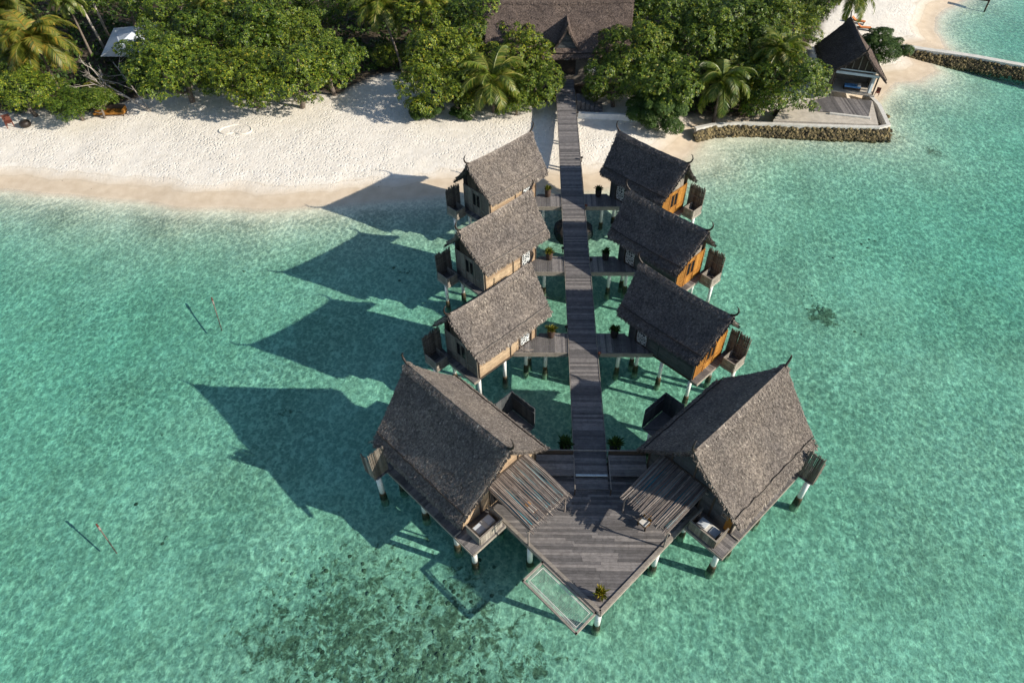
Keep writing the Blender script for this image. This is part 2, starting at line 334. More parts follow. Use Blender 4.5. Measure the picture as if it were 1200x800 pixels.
# ------------------------------------------------------------------ thatched roof
def thatch_roof(parent,ridge,A,B,mat,nt=3000,fringe=700,fl=1,skirt=.84,sag=.16,seed=1,th=.24,flare=True,name='roof'):
    """ridge=(p,q); A=(p,q) eave of side A; B eave of side B; all 3-tuples in the same frame"""
    rnd=random.Random(seed)
    p,q=map(Vector,ridge); cen=(p+q)/2
    mb=MB(fl); creases=[]
    for side in (A,B):
        a,b=map(Vector,side); L=(q-p).length; S=((a+b)/2-cen).length
        nor=(q-p).cross((a+b)/2-cen).normalized()
        if nor.z<0: nor=-nor
        def pt(s,v,off=0.):
            rp=p.lerp(q,s); ep=a.lerp(b,s); P=rp.lerp(ep,v)
            P.z-=sag*4*s*(1-s)*(1-v*.75)                 # saddle of the ridge
            P-=nor*(.14*4*v*(1-v))                       # slight hollow of the slope
            return P+nor*off
        def slab(v0,v1,o1,t_,nu,nv,ragged=0):
            vs=[];fs=[];h=[[0]*(nv+1) for _ in range(nu+1)]
            for i in range(nu+1):
                rg=rnd.uniform(-ragged,ragged)
                for j in range(nv+1):
                    v=v0+(v1-v0)*j/nv+(rg/S if j==nv else 0)
                    P=pt(i/nu,v,o1+rnd.uniform(-.025,.025)); 
                    if i in(0,nu): P+= (q-p).normalized()*rnd.uniform(-.06,.06)
                    vs.append(tuple(P))
            n=len(vs)
            for i in range(nu+1):
                for j in range(nv+1):
                    v=v0+(v1-v0)*j/nv; vs.append(tuple(pt(i/nu,v,o1-t_)))
            I=lambda i,j:i*(nv+1)+j
            for i in range(nu):
                for j in range(nv):
                    fs.append((I(i,j),I(i+1,j),I(i+1,j+1),I(i,j+1))); fs.append((n+I(i,j+1),n+I(i+1,j+1),n+I(i+1,j),n+I(i,j)))
                fs.append((I(i,nv),I(i+1,nv),n+I(i+1,nv),n+I(i,nv))); fs.append((I(i+1,0),I(i,0),n+I(i,0),n+I(i+1,0)))
            for j in range(nv):
                fs.append((I(0,j),I(0,j+1),n+I(0,j+1),n+I(0,j))); fs.append((I(nu,j+1),I(nu,j),n+I(nu,j),n+I(nu,j+1)))
            mb.add(vs,fs)
        slab(0,skirt,0,th,36,18); slab(skirt-.06,1,-.13,th*.6,60,4,.09)
        down=((a+b)/2-cen).normalized(); along=(q-p).normalized()
        def tuft(P,ln,wd,lift,yaw=.25):
            d=(down+along*rnd.uniform(-yaw,yaw)).normalized(); s_=d.cross(nor).normalized()*wd/2
            e=P+d*ln+nor*lift
            mb.add([tuple(P-s_),tuple(P+s_),tuple(e+s_*.7),tuple(e-s_*.7)],[(0,1,2,3)])
        for _ in range(int(nt*1.6)):
            s,v=rnd.random(),rnd.uniform(0,.97)
            o=0 if v<skirt-.02 else -.12
            if skirt-.03<v<skirt+.02: continue
            tuft(pt(s,v,o-.01),rnd.uniform(.1,.24),rnd.uniform(.025,.06),rnd.uniform(.02,.07),.2)
        for _ in range(int(nt*.03)):                       # loose pale straws
            s,v=rnd.random(),rnd.uniform(0,.97); tuft(pt(s,v,.03),rnd.uniform(.25,.5),rnd.uniform(.015,.03),rnd.uniform(.02,.12),.9)
        for _ in range(fringe):                            # ragged eave
            s=rnd.random(); P=pt(s,rnd.uniform(.96,1.0),-.09-rnd.uniform(0,th*.6)); 
            d=(down+Vector((0,0,-.5))+along*rnd.uniform(-.2,.2)).normalized(); s_=d.cross(nor).normalized()*rnd.uniform(.02,.06)
            e=P+d*rnd.uniform(.12,.38); mb.add([tuple(P-s_),tuple(P+s_),tuple(e+s_*.5),tuple(e-s_*.5)],[(0,1,2,3)])
        for s_end,sg in ((0,-1),(1,1)):                    # ragged rakes
            for _ in range(fringe//4):
                v=rnd.random(); P=pt(s_end,v,-rnd.uniform(.02,th)); d=(along*sg*.8+down*rnd.uniform(.2,.9)).normalized(); s_=d.cross(nor).normalized()*rnd.uniform(.02,.05)
                e=P+d*rnd.uniform(.06,.2); mb.add([tuple(P-s_),tuple(P+s_),tuple(e+s_*.5),tuple(e-s_*.5)],[(0,1,2,3)])
        n=26; pts=[pt(i/n,skirt+rnd.uniform(-.008,.008),.06) for i in range(n+1)]
        crease=MB(fl); crease.tube(pts,.042,5); creases.append(crease)
    roof=mb.build(name,mat,parent,fix=False)
    for crease in creases: crease.build('crease_line','black',roof)  # black tube drawn as the dark crease line above the skirt
    # ridge cap: a bent thick band laid over the ridge
    cap=MB(fl); n=40
    def capline(k):
        rows=[]
        for i in range(n+1):
            s=i/n; rp=p.lerp(q,s); rp.z-=sag*4*s*(1-s)
            dA=((Vector(A[0])+Vector(A[1]))/2-cen).normalized(); dB=((Vector(B[0])+Vector(B[1]))/2-cen).normalized()
            w=.5+rnd.uniform(-.05,.05); top=rp+Vector((0,0,.1+rnd.uniform(-.02,.02)))
            off=Vector((0,0,.06))
            rows.append([rp+dA*w+off,rp+dA*w*.5+off*1.5,top,rp+dB*w*.5+off*1.5,rp+dB*w+off])
        return rows
    rows=capline(0); vs=[tuple(v) for r in rows for v in r]; nn=len(vs); vs+= [(x,y,z-.16) for x,y,z in vs]
    fs=[]
    for i in range(n):
        for j in range(4): fs.append((i*5+j,i*5+j+1,(i+1)*5+j+1,(i+1)*5+j)); fs.append((nn+i*5+j,nn+(i+1)*5+j,nn+(i+1)*5+j+1,nn+i*5+j+1))
        fs.append((i*5,(i+1)*5,nn+(i+1)*5,nn+i*5)); fs.append((i*5+4,nn+i*5+4,nn+(i+1)*5+4,(i+1)*5+4))
    for i in (0,n): fs+= [(i*5+j,i*5+j+1,nn+i*5+j+1,nn+i*5+j) for j in range(4)]
    cap.add(vs,fs)
    for _ in range(int(nt*.12)):
        s=rnd.random(); D=rnd.choice((A,B)); d0=((Vector(D[0])+Vector(D[1]))/2-cen).normalized(); nr=(q-p).cross(d0).normalized(); nr=nr if nr.z>0 else -nr
        P=p.lerp(q,s); P.z-=sag*4*s*(1-s); P=P+d0*rnd.uniform(.05,.4)+Vector((0,0,.1)); dd=(d0+(q-p).normalized()*rnd.uniform(-.5,.5)).normalized(); s_=dd.cross(nr).normalized()*rnd.uniform(.02,.04)
        e=P+dd*rnd.uniform(.15,.3)+nr*.04; cap.add([tuple(P-s_),tuple(P+s_),tuple(e+s_),tuple(e-s_)],[(0,1,2,3)])
    cap.build('ridge_cap',mat,roof,fix=False)
    return roof
def finial(parent,P,outd,fl=1,h=1.0):
    P=Vector(P); o=Vector(outd).normalized(); m=MB(fl)
    pts=[P-o*.25+Vector((0,0,-.05)),P+o*.02+Vector((0,0,.1)),P+o*.2+Vector((0,0,.32*h)),P+o*.28+Vector((0,0,.6*h)),P+o*.2+Vector((0,0,.85*h)),P+o*.02+Vector((0,0,.98*h))]
    m.tube(pts,[.09,.09,.08,.065,.05,.02],7); return m.build('finial','black',parent,True)

# wall of boards; P(u,w) frame; u const or w const
def board_wall(mb,kind,c,lo,hi,z0,ztop,bw,th=.06,horizontal=False):
    """kind 'u': plane u=c, boards across w from lo..hi ; kind 'w': plane w=c along u"""
    if horizontal:
        z=z0
        while z<ztop(0)-.02:
            e=min(z+bw,ztop(0)); d=random.uniform(0,.012)
            if kind=='w': mb.box(lo,hi,c-th/2-d,c+th/2+d,z,e-.012)
            else: mb.box(c-th/2-d,c+th/2+d,lo,hi,z,e-.012)
            z+=bw
    else:
        t=lo
        while t<hi-.02:
            e=min(t+bw,hi)-.01; d=random.uniform(0,.012); za,zb=ztop(t),ztop(e)
            if kind=='u':
                x0,x1=c-th/2-d,c+th/2+d
                pts=[(x0,t,z0),(x1,t,z0),(x1,e,z0),(x0,e,z0),(x0,t,za),(x1,t,za),(x1,e,zb),(x0,e,zb)]
            else:
                y0,y1=c-th/2-d,c+th/2+d
                pts=[(t,y0,z0),(e,y0,z0),(e,y1,z0),(t,y1,z0),(t,y0,za),(e,y0,zb),(e,y1,zb),(t,y1,za)]
            mb.hexa(pts); t+=bw

# ------------------------------------------------------------------ small huts
CX,TH=7.249,.7909
YS=[0,-10.072,-20.006]
def small_hut(s,label,k):
    fl=-1 if s>0 else 1                         # local y = w*fl
    rz=-TH if s>0 else math.pi+TH
    left=s<0
    root=empty('thatched_hut',label,'hut',(s*CX,YS[k],0),rz,'small thatched huts along the boardwalk')
    ZR,ZE,RL,EL,W=5.92,2.88,4.24,3.785,2.872
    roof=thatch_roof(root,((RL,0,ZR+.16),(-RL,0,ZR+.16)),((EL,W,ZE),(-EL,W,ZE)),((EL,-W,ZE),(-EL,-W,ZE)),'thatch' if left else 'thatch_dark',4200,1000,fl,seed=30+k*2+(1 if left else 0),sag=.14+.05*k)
    finial(root,(RL,0,ZR+.2),(1,0,0),fl); finial(root,(-RL,0,ZR+.2),(-1,0,0),fl)
    hw,u0_,u1_=1.85,-3.0,3.3
    gz=lambda w_:ZR-.32-(ZR-ZE)/W*abs(w_)-.05
    wtop=gz(hw)
    # platform
    m=MB(fl); m.box(-3.05,3.36,-1.92,1.92,-.32,-.12); m.build('floor_slab','dark_wood',root)
    m=MB(fl); clip_planks(m,[(3.3,-1.1),(3.85,-1.1),(3.85,1.95),(3.3,1.95)],'x',.19,-.16,-.06); clip_planks(m,[(3.3,-2.55),(5.05,-2.55),(5.05,-1.1),(3.3,-1.1)],'x',.19,-.16,-.06); m.build('ledge','deck',root)
    m=MB(fl); m.beam((3.87,-1.0,-.2),(3.87,1.98,-.2),.05,.26); m.beam((3.3,1.98,-.2),(3.9,1.98,-.2),.05,.26); m.beam((3.3,-2.58,-.2),(5.1,-2.58,-.2),.05,.26); m.beam((5.08,-2.55,-.2),(5.08,-1.05,-.2),.05,.26); m.beam((3.88,-1.07,-.2),(5.1,-1.07,-.2),.05,.26); m.build('edge_beam','rim',root)
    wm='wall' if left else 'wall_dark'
    # camera-side long wall, opening for the door u -2.3..-1.2
    m=MB(fl); board_wall(m,'w',hw,-1.15,u1_-.05,-.3,lambda t:wtop,.34,horizontal=True); board_wall(m,'w',hw,u0_,-2.35,-.3,lambda t:wtop,.34,horizontal=True); m.box(-2.35,-1.15,hw-.03,hw+.03,1.95,wtop); f=m.build('long_wall',wm,root)
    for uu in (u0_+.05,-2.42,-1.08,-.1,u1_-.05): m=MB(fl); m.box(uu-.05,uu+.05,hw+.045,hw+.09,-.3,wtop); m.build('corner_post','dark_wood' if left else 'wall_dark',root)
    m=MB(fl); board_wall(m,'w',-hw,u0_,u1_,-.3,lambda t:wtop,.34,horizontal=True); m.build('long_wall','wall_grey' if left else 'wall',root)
    # door with white fretwork panel
    m=MB(fl); m.box(-2.33,-1.17,hw-.02,hw+.02,0.02,1.93); d=m.build('door','dark_wood',root)
    m=MB(fl); m.box(-2.22,-1.28,hw+.022,hw+.035,.15,1.82); m.build('lattice_panel','lattice',d)
    # gables
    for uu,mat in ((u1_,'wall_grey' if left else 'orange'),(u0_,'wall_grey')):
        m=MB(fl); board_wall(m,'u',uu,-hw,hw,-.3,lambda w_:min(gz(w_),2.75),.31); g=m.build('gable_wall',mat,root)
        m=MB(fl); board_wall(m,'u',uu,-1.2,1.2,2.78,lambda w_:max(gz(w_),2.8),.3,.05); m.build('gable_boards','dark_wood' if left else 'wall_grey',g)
        o_=.05*(1 if uu>0 else -1)
        m=MB(fl)
        for ww in (-hw+.04,-.62,.62,hw-.04): m.box(uu+o_-.03,uu+o_+.03,ww-.05,ww+.05,-.3,2.72)
        m.box(uu+o_-.035,uu+o_+.035,-hw,hw,2.7,2.8); m.box(uu+o_-.028,uu+o_+.028,-hw,hw,.72,.8); m.build('wall_frame','orange_trim' if mat=='orange' else mat,g)
        if uu>0:
            for ww in (-.28,.28):
                m=MB(fl); m.box(uu+.045,uu+.06,ww-.2,ww+.2,1.0,2.35); wn=m.build('window','glass',root)
                m=MB(fl)
                for a,b_,c_,d_ in ((ww-.25,ww-.2,.95,2.4),(ww+.2,ww+.25,.95,2.4),(ww-.2,ww+.2,.95,1.0),(ww-.2,ww+.2,2.35,2.4)): m.box(uu+.04,uu+.085,a,b_,c_,d_)
                m.build('window_frame','orange_trim' if mat=='orange' else mat,wn)
    # outdoor bathroom: stake screen and low planked tub enclosure
    m=MB(fl); u_=3.35
    while u_<5.05:
        h=2.4+random.uniform(-.16,.2); lean=random.uniform(-.03,.03)
        m.tube([(u_,-2.6,-.25),(u_+lean,-2.62+random.uniform(-.02,.02),h)],[.052,.045],5); u_+=.072
    for z in (.3,1.3,2.0): m.beam((3.3,-2.54,z),(5.1,-2.54,z),.04,.06)
    m.build('stake_screen','stake',root)
    m=MB(fl)
    def lowwall(a,b,z1=.62):
        n=int((Vector(b)-Vector(a)).length/.16); 
        for i in range(n):
            p=Vector(a).lerp(Vector(b),(i+.04)/n);q=Vector(a).lerp(Vector(b),(i+.96)/n); m.beam((p.x,p.y,.2),(q.x,q.y,.2),.045,.85+random.uniform(-.03,.03))
    lowwall((3.95,-1.12),(5.05,-1.12)); lowwall((5.06,-1.15),(5.06,-2.5)); lowwall((3.95,-1.15),(3.95,-2.5))
    m.build('tub_enclosure','rim',root)
    m=MB(fl); m.box(4.03,4.98,-1.2,-1.17,.61,.66); m.box(4.03,4.98,-1.17,-1.09,.63,.67); m.box(5.02,5.1,-2.45,-1.1,.64,.68); m.build('top_rail','rim',root)
    for (x,y) in ((3.1,1.6),(.35,1.62),(-2.5,1.6),(3.1,-1.55),(-2.5,-1.55),(4.85,-1.75)): stilt(x,y,-.3,root,.15,fl)
    return root
huts={}
names={(-1,0):'Left row small thatched hut standing over the beach edge, shadow on the sand',(-1,1):'Middle small thatched hut of the left row over shallow water',(-1,2):'Left row small thatched hut nearest the big left thatched hut',
(1,0):'Right row small hut with orange end wall nearest the trees',(1,1):'Middle small hut of the right row with orange end wall over water',(1,2):'Right row small hut with orange end wall nearest the big right hut'}
for s in (-1,1):
    for k in range(3): huts[(s,k)]=small_hut(s,names[(s,k)],k)

# landings that link the boardwalk and each hut
def landing(s,label,ls):
    root=empty('landing_deck',label,'landing deck',(s*1.14,0,0),0,'landing decks between boardwalk and small huts')
    X=lambda x:(x-1.14)*s
    m=MB(); poly=[(X(1.14),-.96),(X(5.5),-.96),(X(3.62),1.0),(X(3.5),1.12),(X(1.14),1.12)]
    clip_planks(m,poly,'y',.17,-.07,-.01); m.build('planks','deck',root)
    m=MB(); m.box(min(X(1.16),X(5.62)),max(X(1.16),X(5.62)),-1.03,-.975,-.46,-.02); m.box(min(X(1.16),X(5.58)),max(X(1.16),X(5.58)),-1.0,-.94,-.22,-.075); m.box(min(X(1.16),X(3.55)),max(X(1.16),X(3.55)),1.13,1.19,-.4,0); m.build('edge_beam','rim',root)
    for x in (3.0,4.6):
        stilt(X(x),-.3 if x<4 else -.1,-.08,root,.15)
    if s<0:
        m=MB(); m.tube([(X(4.0),-.7,.03),(X(4.8),-1.0,.25),(X(5.3),-.7,.75)],[.035,.03,.02],6); m.tube([(X(4.3),-1.0,.03),(X(5.0),-.6,.4),(X(5.2),-.4,.9)],[.03,.025,.015],6); m.build('driftwood_rail','stick',root)
    return root
ll={-1:['first left plank landing, at the shore, beside the beach-edge hut','second left plank landing, beside the middle left hut','left plank landing beside the small hut nearest the big deck'],
1:['right plank landing at the shore, in shade beside the first right hut','second right plank landing, beside the middle right hut','right plank landing beside the small hut nearest the big deck']}
for s in (-1,1):
    b0=landing(s,ll[s][0],s)
    for k in (1,2):
        c=copytree(b0); c.location=(s*1.14,YS[k],0); c['label']=ll[s][k]

# potted plants
def potted(dark,label,loc,sc=1,group='potted plants on landings and deck'):
    root=empty('potted_plant',label,'potted plant',loc,random.uniform(0,6),group); root.scale=(sc,)*3
    m=MB(); m.tube([(0,0,0),(0,0,.12),(0,0,.55),(0,0,.8),(0,0,.86)],[.2,.27,.33,.3,.33],16); m.build('pot','potblack' if dark else 'pot',root,True)
    m=MB(); rr=random.Random(int(loc[0]*10+loc[1]*7))
    for _ in range(150):
        a=rr.uniform(0,6.28);e=rr.uniform(.25,1.4);L=rr.uniform(.25,.6); d=Vector((math.cos(a)*math.cos(e),math.sin(a)*math.cos(e),math.sin(e)))
        b=Vector((rr.uniform(-.15,.15),rr.uniform(-.15,.15),.8)); e_=b+d*L; s_=d.cross(Vector((0,0,1))).normalized()*.05
        mid=b.lerp(e_,.6); m.add([tuple(b),tuple(mid+s_),tuple(e_-Vector((0,0,.06))),tuple(mid-s_)],[(0,1,2,3)])
    m.build('foliage','potleaf' if not dark else 'leaf_dark',root,fix=False); return root
pl={-1:['Potted yellow-green plant on the left landing at the shore','Potted yellow-green plant on the middle left landing','Potted yellow-green plant on the left landing nearest the big deck'],
1:['Dark potted plant in shade on the right landing at the shore','Dark potted plant on the middle right landing','Dark potted plant on the right landing nearest the big deck']}
for s in (-1,1):
    for k in range(3): potted(s>0,pl[s][k],(s*2.55 if s<0 else 2.6,YS[k]+.78,-.01),1.0)
potted(True,'Dark bushy potted plant left of the boardwalk end beside the big deck',(-1.75,-30.3,-.3),1.25)
potted(True,'Dark bushy potted plant right of the boardwalk end beside the big deck',(1.75,-30.3,-.3),1.25)
potted(False,'Potted plant standing on the pointed front corner of the big deck',(.0,-40.85,-.3),.95)

# ------------------------------------------------------------------ boardwalk
bw_=empty('boardwalk','Long straight plank boardwalk from the forest house to the big deck','boardwalk',(0,-2,0))
m=MB(); y=-32.4+2
rb=random.Random(5)
while y<28.8:
    m.box(-1.1+rb.uniform(-.03,.0),1.1+rb.uniform(0,.03),y,y+.185,-.07,rb.uniform(-.005,.005)); y+=.2
m.build('planks','deck',bw_)
for s in (-1,1):
    m=MB(); m.box(s*1.1-.05 if s<0 else 1.06,s*1.1+.0 if s<0 else 1.12,-30.2,28.4,-.32,-.075); m.box(min(s*1.135,s*1.185),max(s*1.135,s*1.185),-29,26,-.12,.035); m.build('edge_beam','rim',bw_)
for yy in range(-26,24,5):
    for s in (-.75,.75): stilt(s,yy+2,-.33,bw_,.13)
    m=MB(); m.box(-1.0,1.0,yy+1.9,yy+2.1,-.33,-.09); m.build('cross_beam','dark_wood',bw_)
for i,(px,py) in enumerate([(682,187),(686,243),(692,306),(702,416),(664,385),(661,293),(675,134)]):
    P=at(px,py,0); s=1 if P.x>0 else -1
    side='right' if s>0 else 'left'
    lab=['black post lamp on the boardwalk edge above the sand, right side','reddish post lamp where the first right landing joins the boardwalk','black post lamp where the second right landing joins the boardwalk','reddish post lamp where the third right landing joins the boardwalk','black post lamp on the left boardwalk edge by the third left landing','black post lamp on the left boardwalk edge by the second left landing','black post lamp beside the white garden wall and boardwalk'][i]
    r_=empty('post_lamp',lab,'lamp',(s*1.26,P.y,-.1),0,'small post lamps along the boardwalk')
    m=MB(); m.tube([(0,0,-.2),(0,0,.25)],[.045,.045],8); m.build('post','black',r_)
    m=MB(); m.tube([(0,0,.25),(0,0,.3),(0,0,.42),(0,0,.47)],[.08,.13,.13,.05],10); m.build('lamp_head','rust' if 'reddish' in lab else 'black',r_)
# dark mound around the boardwalk foot
m=MB(); n=28; rings=9; rr=random.Random(2)
vs=[(0,0,.75)];fs=[]
for i in range(1,rings):
    for k in range(n):
        t=2*math.pi*k/n; rad=2.25*i/(rings-1)*(1+.05*math.sin(3*t+1)+rr.uniform(-.03,.03)); vs.append((rad*math.cos(t),rad*.93*math.sin(t),.75*(1-(i/(rings-1))**2.4)*(1+rr.uniform(-.1,.1))-(2.0 if i==rings-1 else 0)))
for k in range(n): fs.append((0,1+k,1+(k+1)%n))
for i in range(rings-2):
    for k in range(n): fs.append((1+i*n+k,1+(i+1)*n+k,1+(i+1)*n+(k+1)%n,1+i*n+(k+1)%n))
m.add(vs,fs); mo=m.build('rock_mound','potblack'); mo.location=(.1,-1.0,-2.9); tag(mo,'Round dark rock mound in the water under the boardwalk between first huts','rock')

# ------------------------------------------------------------------ big deck
DZ=-.3
dk=empty('sun_deck','Large pointed plank deck between the two big thatched huts','deck',(0,-36,DZ))
m=MB(); L=lambda x,y:(x,y+36)
poly=[L(0,-41.7),L(6.95,-34.75),L(4.0,-31.7),L(4.0,-31.2),L(-4.0,-31.2),L(-4.0,-31.7),L(-6.95,-34.75)]
clip_planks(m,poly,'x',.2,-.07,0,.014,maxlen=3.2,zj=.006); m.build('planks','deck',dk)
m=MB(); m.prism([L(0,-41.5),L(6.7,-34.8),L(3.8,-31.5),L(-3.8,-31.5),L(-6.7,-34.8)],-.28,-.08); m.build('joists','dark_wood',dk)
for s in (-1,1):
    m=MB(); a=Vector((0,-41.83+36,-.14)); b=Vector((s*7.2,-34.63+36,-.14)); 
    m.beam(a,b,.09,.34); m.beam(a+Vector((0,.16,.19)),b+Vector((0,.16,.19)),.22,.045); m.build('edge_beam','rim',dk)
for x,y in ((0,-41.45),(-4.2,-37.35),(4.0,-37.5),(-6.3,-35),(6.3,-35),(-2.5,-33),(2.5,-33)): stilt(x,y+36,-.27,dk,.19)
# steps, side benches and railing at the boardwalk end
st=empty('step','Broad wooden step with pale blue nosing between boardwalk and big deck','step',(0,-32.4,DZ))
m=MB(); clip_planks(m,[(-1.1,-1.0),(1.1,-1.0),(1.1,-.06),(-1.1,-.06)],'x',.2,.08,.13); m.build('tread','deck',st)
m=MB(); m.box(-1.09,1.09,-.05,.06,.22,.325); m.build('nosing','curtain',st)
for s in (-1,1):
    sd_='left' if s<0 else 'right'
    b_=empty('bench',f'Sloping plank bench {sd_} of the steps at the boardwalk end','bench',(s*2.5,-31.8,DZ),0,'plank benches beside the steps')
    m=MB(); 
    for i in range(7): y0=-.72+i*.21; z=.42+i*.05; m.hexa([(-1.3,y0,z-.05),(1.3,y0,z-.05),(1.3,y0+.195,z-.01),(-1.3,y0+.195,z-.01),(-1.3,y0,z),(1.3,y0,z),(1.3,y0+.195,z+.045),(-1.3,y0+.195,z+.045)])
    m.build('seat','deck',b_)
    m=MB(); m.box(-1.28,1.28,.78,.86,0,1.15); m.build('backrest','dark_wood',b_)
    for xx in (-1.2,1.15): m=MB(); m.box(xx,xx+.08,-.6,-.5,0,.36); m.box(xx,xx+.08,.6,.7,0,.55); m.build('leg','dark_wood',b_)
    h=empty('handrail',f'Thin wooden handrail on the {sd_} side of the steps','handrail',(s*1.2,-32.5,DZ),0,'handrails beside the steps')
    m=MB(); m.beam((0,1.2,.95),(0,-1.3,.75),.06,.06); m.build('rail','rim',h)
    for yy in (1.15,-1.25):
        m=MB(); m.box(-.04,.04,yy-.04,yy+.04,0,.85 if yy>0 else .7); m.build('post','dark_wood',h)
rl=empty('deck_rail','Long pale beam rail across the top of the big deck','rail',(0,-30.95,0))
m=MB(); m.beam((-3.6,0,.85),(-1.25,0,.85),.08,.07); m.beam((1.25,0,.85),(3.6,0,.85),.08,.07); m.beam((-1.25,0,.86),(1.25,0,.86),.07,.05); m.build('rail','rim',rl)
for x in (-3.5,-1.25,1.25,3.5): m=MB(); m.box(x-.04,x+.04,-.04,.04,-.3,.82); m.build('post','dark_wood',rl)

# over-water net
hm=empty('overwater_net','White rope lounging net in a wooden frame beside the big deck','net',(-2.6,-40.6,DZ-.1),0)
ex=Vector((1,-1,0)).normalized(); ey=Vector((-1,-1,0)).normalized()
o_=Vector((-3.42,-38.5,0))-Vector((-2.6,-40.6,0))
def H(u,v,z=0): return o_+ex*u+ey*v+Vector((0,0,z))
LN,WN=4.55,1.75
m=MB()
for a,b in ((H(0,.06),H(LN,.06)),(H(0,WN),H(LN,WN))): m.beam(a,b,.12,.16)
m.beam(H(.06,0),H(.06,WN+.06),.12,.16); m.beam(H(LN-.06,0),H(LN-.06,WN+.06),.12,.16); m.build('frame','rim',hm)
m=MB(); U0,U1,V0,V1=.32,LN-.32,.3,WN-.28
n1,n2=34,11
def NP(i,j): a=i/n1;b=j/n2; return H(U0+(U1-U0)*a,V0+(V1-V0)*b,-.18*16*a*(1-a)*b*(1-b)*.6)
for i in range(n1+1): m.tube([NP(i,j) for j in range(0,n2+1)],.006,3,False)
for j in range(n2+1): m.tube([NP(i,j) for i in range(0,n1+1,2)],.006,3,False)
m.build('net','cloth',hm)
m=MB(); m.tube([H(U0,V0),H(U1,V0),H(U1,V1),H(U0,V1),H(U0,V0)],.03,6)
for i in range(46):
    a=U0+(U1-U0)*i/45; m.beam(H(a,V0),H(a+.08,.1),.02,.02); m.beam(H(a,V1),H(a+.08,WN-.05),.02,.02)
for i in range(14):
    a=V0+(V1-V0)*i/13; m.beam(H(U0,a),H(.1,a+.06),.02,.02); m.beam(H(U1,a),H(LN-.1,a+.06),.02,.02)
m.build('rope_lacing','cloth',hm)

